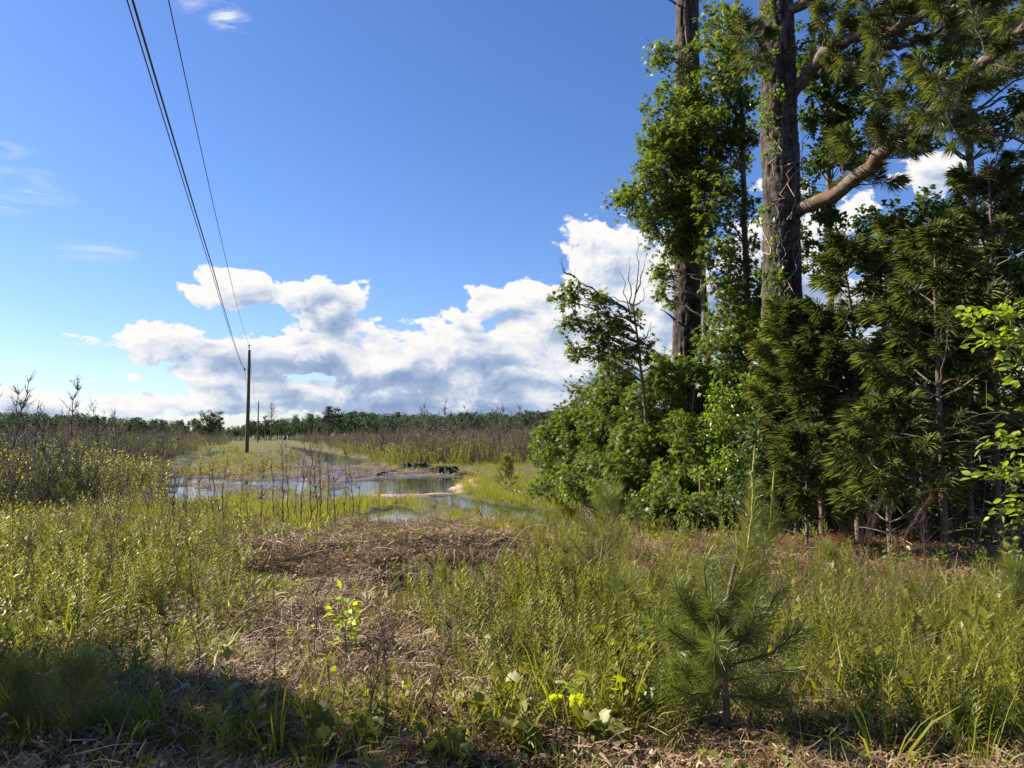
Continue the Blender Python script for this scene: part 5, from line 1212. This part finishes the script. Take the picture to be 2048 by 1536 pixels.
pine_sapling('tiny pine sapling right of the black stump', 965, 1165, 1132, .10, 3, 4, .10, 40, .002)
pine_sapling('pine sapling half hidden in weeds, lower middle', 1005, 1345, 1235, .2, 3, 3, .13, 36, .0026)
pine_sapling('pine sapling with long soft needles under the leaning-stem one', 1250, 1300, 1140, .30, 4, 3, .15, 36, .0026)
pine_sapling('pine sapling at the right edge before the dark wood', 2035, 1235, 1130, .34, 4, 4, .17, 44, .003)
pine_sapling('small pine seedling on the orange straw at right', 1655, 1140, 1085, .2, 3, 4, .15, 40, .003)
pine_sapling('dark low pine sapling at the lower left corner', 150, 1500, 1300, .3, 4, 3, .14, 40, .0024)
pine_sapling('second dark pine sapling near the lower left corner', 20, 1480, 1330, .3, 4, 3, .14, 40, .0024)

def hero_pine():
    p = ground_pt(1458, 1492); r = empty('pine_sapling', p); d = p[1]
    def L_(u, v, dd=0): return W(u, v, d + dd) - p
    A = Acc(); T = wob(resample([(0, 0, -.02), L_(1452, 1400), L_(1448, 1300), L_(1455, 1200), L_(1470, 1130)], 20), .003)
    tube(A, T, np.linspace(.021, .010, 20), 10, lump=.12); A.build('trunk', M['smallbark'], r, smooth=True)
    shoots = [([(1460, 1200), (1492, 1120), (1503, 1040), (1508, 925)], 0), ([(1475, 1230), (1520, 1140), (1538, 1060), (1546, 975)], -.05), ([(1440, 1250), (1412, 1190), (1408, 1120)], -.1),
              ([(1450, 1260), (1470, 1160), (1476, 1100)], .08), ([(1440, 1290), (1380, 1230), (1350, 1170)], -.05), ([(1460, 1290), (1520, 1250), (1560, 1180)], .02), ([(1450, 1320), (1400, 1290), (1340, 1260)], -.16),
              ([(1460, 1330), (1540, 1310), (1600, 1260)], -.08), ([(1450, 1350), (1400, 1350), (1345, 1330)], .1), ([(1455, 1360), (1510, 1350), (1580, 1340)], .12), ([(1450, 1300), (1440, 1250), (1425, 1200)], -.25),
              ([(1455, 1310), (1500, 1270), (1510, 1210)], -.25), ([(1450, 1380), (1380, 1390), (1340, 1370)], -.1), ([(1455, 1390), (1520, 1400), (1565, 1390)], -.1), ([(1452, 1340), (1440, 1320), (1430, 1290)], -.35), ([(1450, 1240), (1455, 1180), (1440, 1130)], .15)]
    shoots += [([(u + rng.normal() * 14 * (i > 0), v + rng.normal() * 12) for i, (u, v) in enumerate(pl)], dz + rng.normal() * .15) for pl, dz in shoots[4::2]]
    for k, (pl, dz) in enumerate(shoots):
        n = len(pl); P = wob(resample([L_(u, v, dz * i / (n - 1)) for i, (u, v) in enumerate(pl)], 14), .003)
        B = Acc(); tube(B, P, np.linspace(.009, .004, 14), 6, lump=.1); b = B.build('branch', M['candle'] if k < 2 else M['smallbark'], r, smooth=True)
        # needles all along the shoot
        m_ = 760 if k < 2 else 560; s = rng.random(m_) * (.86 if k < 2 else 1.0); i = np.minimum(12, (s * 13).astype(int)); q = P[i] + (P[i + 1] - P[i]) * (s * 13 - i)[:, None]; ax = norm(P[i + 1] - P[i])
        o = rdir(m_); o = norm(o - (o * ax).sum(1, keepdims=True) * ax); an = rng.uniform(.45, 1.15, m_)[:, None]
        N_ = Acc(); short = np.clip(1 - (s - .55) * 1.6, .25, 1) if k < 2 else np.ones(m_)
        needles(N_, q, norm(ax * np.cos(an) + o * np.sin(an)), .145 * short * rng.uniform(.75, 1.15, m_), .0028, .03, 0, np.clip(rng.random(m_) * .6 + (.2 if k < 2 else 0), 0, 1)); N_.build('needles', M['needle_near'], b)['kind'] = 'stuff'
        # candles
        tip = P[-1]; ax = norm(P[-1] - P[-3]); C = Acc()
        for c in range(5 if k < 2 else 2):
            dd = norm(ax + rdir(1)[0] * (.0 if c == 0 else .28) + UP * .2); ln = (.12 if c == 0 else .08) * (1 if k < 2 else .5); st = tip - ax * (.02 + .05 * c * (k < 2))
            tube(C, [st, st + dd * ln * .5, st + dd * ln], [.0045, .0055, .002], 7, lump=.2)
        C.build('candles', M['candle'], b)['kind'] = 'stuff'
    tag(r, 'bushy foreground pine sapling with two tall yellow candle shoots', 'pine sapling')
hero_pine()

# ------------------------------------------------------------------ broad-leaved seedlings: every leaf a piece of its own
LEAFM = {}
def leaf_obj(tmpl_name, mt):
    key = (tmpl_name, mt)
    if key not in LEAFM:
        out = []
        for t in (.35, .6, .85, 1.0):
            A = Acc(); tv, tf = {'oval': OVAL, 'star': STAR, 'lobe': LOBE}[tmpl_name]; A.add(tv, tf, 0, t); o = A.build('leaf', M[mt], link=False); out.append(o.data)
        LEAFM[key] = out
    return LEAFM[key]
def seedling(name, label, pts, r0, nleaf, size, kind, mt, cat='seedling', spread=.10, from_=.35, stem='redstem', group=None, tlo=0, extra=()):
    p = ground_pt(*pts[0]); r = empty(name, p); d = p[1]
    P = resample([np.zeros(3)] + [W(u, v, d) - p for (u, v) in pts[1:]], 16); P = wob(P, r0 * .6)
    A = Acc(); tube(A, P, np.linspace(r0, r0 * .3, 16), 6, lump=.1); A.build('stem', M[stem], r, smooth=True)
    lines = [P]
    for pl in extra:
        Q = resample([W(u, v, d - .1 * rng.random()) - p for (u, v) in pl], 10); A = Acc(); tube(A, wob(Q, .003), np.linspace(r0 * .5, r0 * .2, 10), 5); A.build('stem', M[stem], r, smooth=True); lines.append(Q)
    me = leaf_obj(kind, mt)
    for k in range(nleaf):
        L = lines[rng.integers(0, len(lines))]; t = (from_ if L is P else .2) + (1 - (from_ if L is P else .2)) * rng.random(); q = L[min(len(L) - 1, int(t * (len(L) - 1)))]
        o = norm(rdir(1)[0] * [1, 1, .3] + UP * .25); at = q + o * spread * rng.uniform(.3, 1)
        B = Acc(); 
        y = norm(o + rdir(1)[0] * .5 - UP * .25); z = norm(UP * .9 + rdir(1)[0] * .8); x = norm(np.cross(y, z)); z = np.cross(x, y)
        lf = bpy.data.objects.new('leaf', me[min(3, int(rng.integers(tlo, 4)))]); COL.objects.link(lf); lf.parent = r
        s = size * rng.uniform(.6, 1.2); lf.matrix_local = Matrix(((x[0] * s, y[0] * s, z[0] * s, at[0]), (x[1] * s, y[1] * s, z[1] * s, at[1]), (x[2] * s, y[2] * s, z[2] * s, at[2]), (0, 0, 0, 1)))
    S = Acc(); kids = [c for c in r.children if c.name.startswith('leaf')]
    tag(r, label, cat, group); return r
seedling('tree_seedling', 'yellow-green broad-leaved seedling standing in the litter, lower left of centre', [(694, 1330), (690, 1270), (688, 1198)], .006, 70, .072, 'oval', 'yleaf', spread=.11, from_=.3, tlo=1)
seedling('tree_seedling', 'low bright yellow seedling left of the taller yellow-green one', [(608, 1296), (606, 1280), (604, 1266)], .004, 18, .085, 'oval', 'yleaf', spread=.08, from_=.3, tlo=3)
seedling('tree_seedling', 'dark sweetgum seedling leaning against the foreground pine', [(1330, 1440), (1320, 1370), (1312, 1290), (1308, 1215)], .008, 62, .095, 'star', 'gum', spread=.15, from_=.15, tlo=0, extra=[[(1320, 1370), (1290, 1340), (1262, 1320)], [(1312, 1300), (1340, 1270), (1352, 1240)]])
seedling('tree_seedling', 'seedling with large yellow lobed leaves among the cane, lower right of centre', [(1150, 1460), (1130, 1420), (1110, 1385)], .005, 26, .11, 'lobe', 'yleaf', spread=.14, from_=.3, tlo=2, extra=[[(1140, 1440), (1180, 1400), (1200, 1370)]])
seedling('tree_seedling', 'small green-leaved seedling in the weeds at lower middle', [(935, 1330), (933, 1310), (932, 1295)], .004, 9, .07, 'oval', 'vine', spread=.06, from_=.4, tlo=1)
seedling('tree_seedling', 'dark leafy seedling at the bottom edge of the view', [(905, 1540), (905, 1515), (900, 1490)], .006, 16, .10, 'lobe', 'gum', spread=.12, from_=.2)
seedling('grape_vine', 'glossy broad-leaved vine sprawling at the foot of the dark wood', [(1840, 1150), (1850, 1120), (1870, 1090)], .008, 120, .085, 'oval', 'vine', 'vine', .22, .1, tlo=0, extra=[[(1800, 1150), (1790, 1120), (1800, 1085)], [(1860, 1130), (1920, 1110), (1960, 1120)], [(1850, 1150), (1900, 1150), (1990, 1140)]])
seedling('grape_vine', 'bright leafy vine arching in from the upper right edge', [(2120, 1235), (2110, 800), (2060, 660), (1960, 632), (1900, 655)], .008, 280, .095, 'oval', 'vine', 'vine', .17, .45, tlo=2, extra=[[(2080, 640), (2030, 622), (1990, 630), (1950, 650)], [(2080, 680), (2000, 680), (1960, 700)]])
seedling('grape_vine', 'bright large-leaved vine hanging at the right edge at mid height', [(2140, 1235), (2100, 950), (2050, 850), (2000, 830), (1975, 845)], .008, 290, .10, 'oval', 'vine', 'vine', .18, .35, tlo=2, extra=[[(2090, 900), (2020, 880), (1985, 900)], [(2080, 960), (2010, 950), (1960, 960)], [(2090, 1000), (2030, 1010), (1990, 1040)], [(2060, 780), (2040, 740), (2030, 700)]])
seedling('grape_vine', 'vine with small glossy leaves low at the right edge of the dark wood', [(2030, 1200), (2020, 1120), (1990, 1060)], .006, 80, .075, 'oval', 'gum', 'vine', .18, .1, tlo=1, extra=[[(2030, 1160), (2060, 1080), (2050, 1020)]])

# goldenrod shoots one can pick out at the lower right and left
def goldenrod(label, u, v, vt, du=0, n=90, lm='herb'):
    p = ground_pt(u, v); h = ztop(vt, p[1]) - p[2]; r = empty('goldenrod', p)
    P = bez([0, 0, -.02], [0, 0, h * .6], [du * p[1] / F, rng.normal() * .03, h], 12); A = Acc(); tube(A, P, np.linspace(.004, .0018, 12), 5); A.build('stem', M['greenstem'], r, smooth=True)
    t = np.linspace(.15, 1, n); i = np.minimum(10, (t * 11).astype(int)); q = P[i] + (P[i + 1] - P[i]) * (t * 11 - i)[:, None]; a = np.arange(n) * 2.4; L = Acc()
    stamp(L, LANCE[0] * [1.1, 1, 1], LANCE[1], q, np.stack([np.cos(a), np.sin(a), .5 + .7 * t], 1), np.broadcast_to(UP, q.shape) + rdir(n) * .15, .085 * (1.15 - .6 * t) * rng.uniform(.8, 1.2, n), 0, np.clip(.35 + .6 * t + rng.normal(size=n) * .08, 0, 1))
    L.build('foliage', M[lm], r)['kind'] = 'stuff'; tag(r, label, 'goldenrod', 'goldenrod shoots picked out in the foreground')
for i, (u, v, vt, du) in enumerate([(1860, 1480, 1310, 40), (1905, 1500, 1335, 50), (1960, 1470, 1330, 20), (1980, 1520, 1370, 30), (1830, 1430, 1290, 50), (2010, 1440, 1290, 10), (1790, 1400, 1250, 20), (1930, 1420, 1270, 30), (2035, 1500, 1340, -10), (1880, 1380, 1240, 25)]):
    goldenrod('%s from the left of the bright goldenrod shoots in the dense lower right stand' % ORD[sorted([1860, 1905, 1960, 1980, 1830, 2010, 1790, 1930, 2035, 1880]).index(u)], u, v, vt, du)
for (u, v, vt, du, lb) in [(1010, 1430, 1310, 0, 'goldenrod shoot with lit tip left of the cane clump'), (1085, 1440, 1300, 5, 'goldenrod shoot with lit tip right of the cane clump'), (1720, 1400, 1350, 8, 'short leafy goldenrod shoot standing alone before the straw, lower right'), (240, 1240, 1110, 4, 'taller goldenrod shoot in the leafy patch at the left'), (160, 1260, 1120, -4, 'goldenrod shoot left of the taller one in the left patch'), (300, 1200, 1100, 0, 'slim goldenrod shoot right of the taller one in the left patch')]:
    goldenrod(lb, u, v, vt, du)

# dry branched weeds in the near foreground
for (u, v, vt, nb, lb) in [(735, 1510, 1240, 34, 'tall dark dry weed leaning at lower left of centre'), (780, 1490, 1215, 60, 'bushy dry weed with fine twigs in the lower middle'), (850, 1480, 1200, 80, 'densest fine-twigged dry weed right of the bushy one'), (820, 1480, 1290, 30, 'short dry weed between the two bushy ones'),
                           (660, 1420, 1230, 14, 'straight dry stalk left of the yellow-green seedling'), (910, 1330, 1180, 20, 'dry stalk with bare tip behind the small green seedling'), (1600, 1540, 1290, 30, 'dry weed in front of the lower right straw'), (330, 1400, 1230, 24, 'dry weed in the left shade'), (1760, 1560, 1360, 20, 'dark dry stalk at the lower right edge of the bare patch')]:
    p = ground_pt(u, v) if v < 1536 else ground_pt(u, 1530); h = ztop(vt, p[1]) - p[2]
    r = empty('dry_weed', p); A, _ = sapling_mesh(h, .005, nb); A.build('stem', M['redstem'], r); tag(r, lb, 'dry weed', 'branched dry weeds in the foreground')
# pinkish dead broom stalks before the dark wood
for (u, v, pl, lb) in [(1735, 1180, [(1738, 1080), (1750, 1030), (1762, 990)], 'left of two feathery dead stalks before the dark wood'), (1760, 1190, [(1790, 1100), (1830, 1040), (1862, 990)], 'right-leaning feathery dead stalk before the dark wood'), (1750, 1200, [(1800, 1110), (1850, 1090), (1885, 1095)], 'arching dead grass plume below the feathery stalks')]:
    p = ground_pt(u, v); r = empty('dead_stalk', p); P = resample([np.zeros(3)] + [W(a, b_, p[1]) - p for a, b_ in pl], 16); A = Acc(); tube(A, wob(P, .004), np.linspace(.004, .0015, 16), 5)
    n = 150; i = rng.integers(6, 15, n); q = P[i] + (P[i + 1] - P[i]) * rng.random((n, 1)); dd = norm(norm(P[i + 1] - P[i]) * 1.1 + rdir(n) * .6); rods(A, q, q + dd * rng.uniform(.04, .13, (n, 1)), .0015, .0008); A.build('stem', M['redstem'], r); tag(r, lb, 'dead stalk')

# ------------------------------------------------------------------ pines beyond the left edge of the view whose shade falls over the foreground
for (x, y, h, reach, lb) in [(-12.0, 6.6, 10.0, 1.8, 'tall pine beyond the left edge whose shade crosses the foreground'), (-8.8, 6.4, 6.0, 1.4, 'lower bushy pine beyond the left edge nearer the viewer')]:
    b = np.array([x, y, float(H(x, y))])
    young_pine('pine_tree', lb, b, [b + [.1, 0, h * .5], b + [0, .1, h]], .12, 16, 5, reach, .22, 46, .010, z0=.35, sub=5)
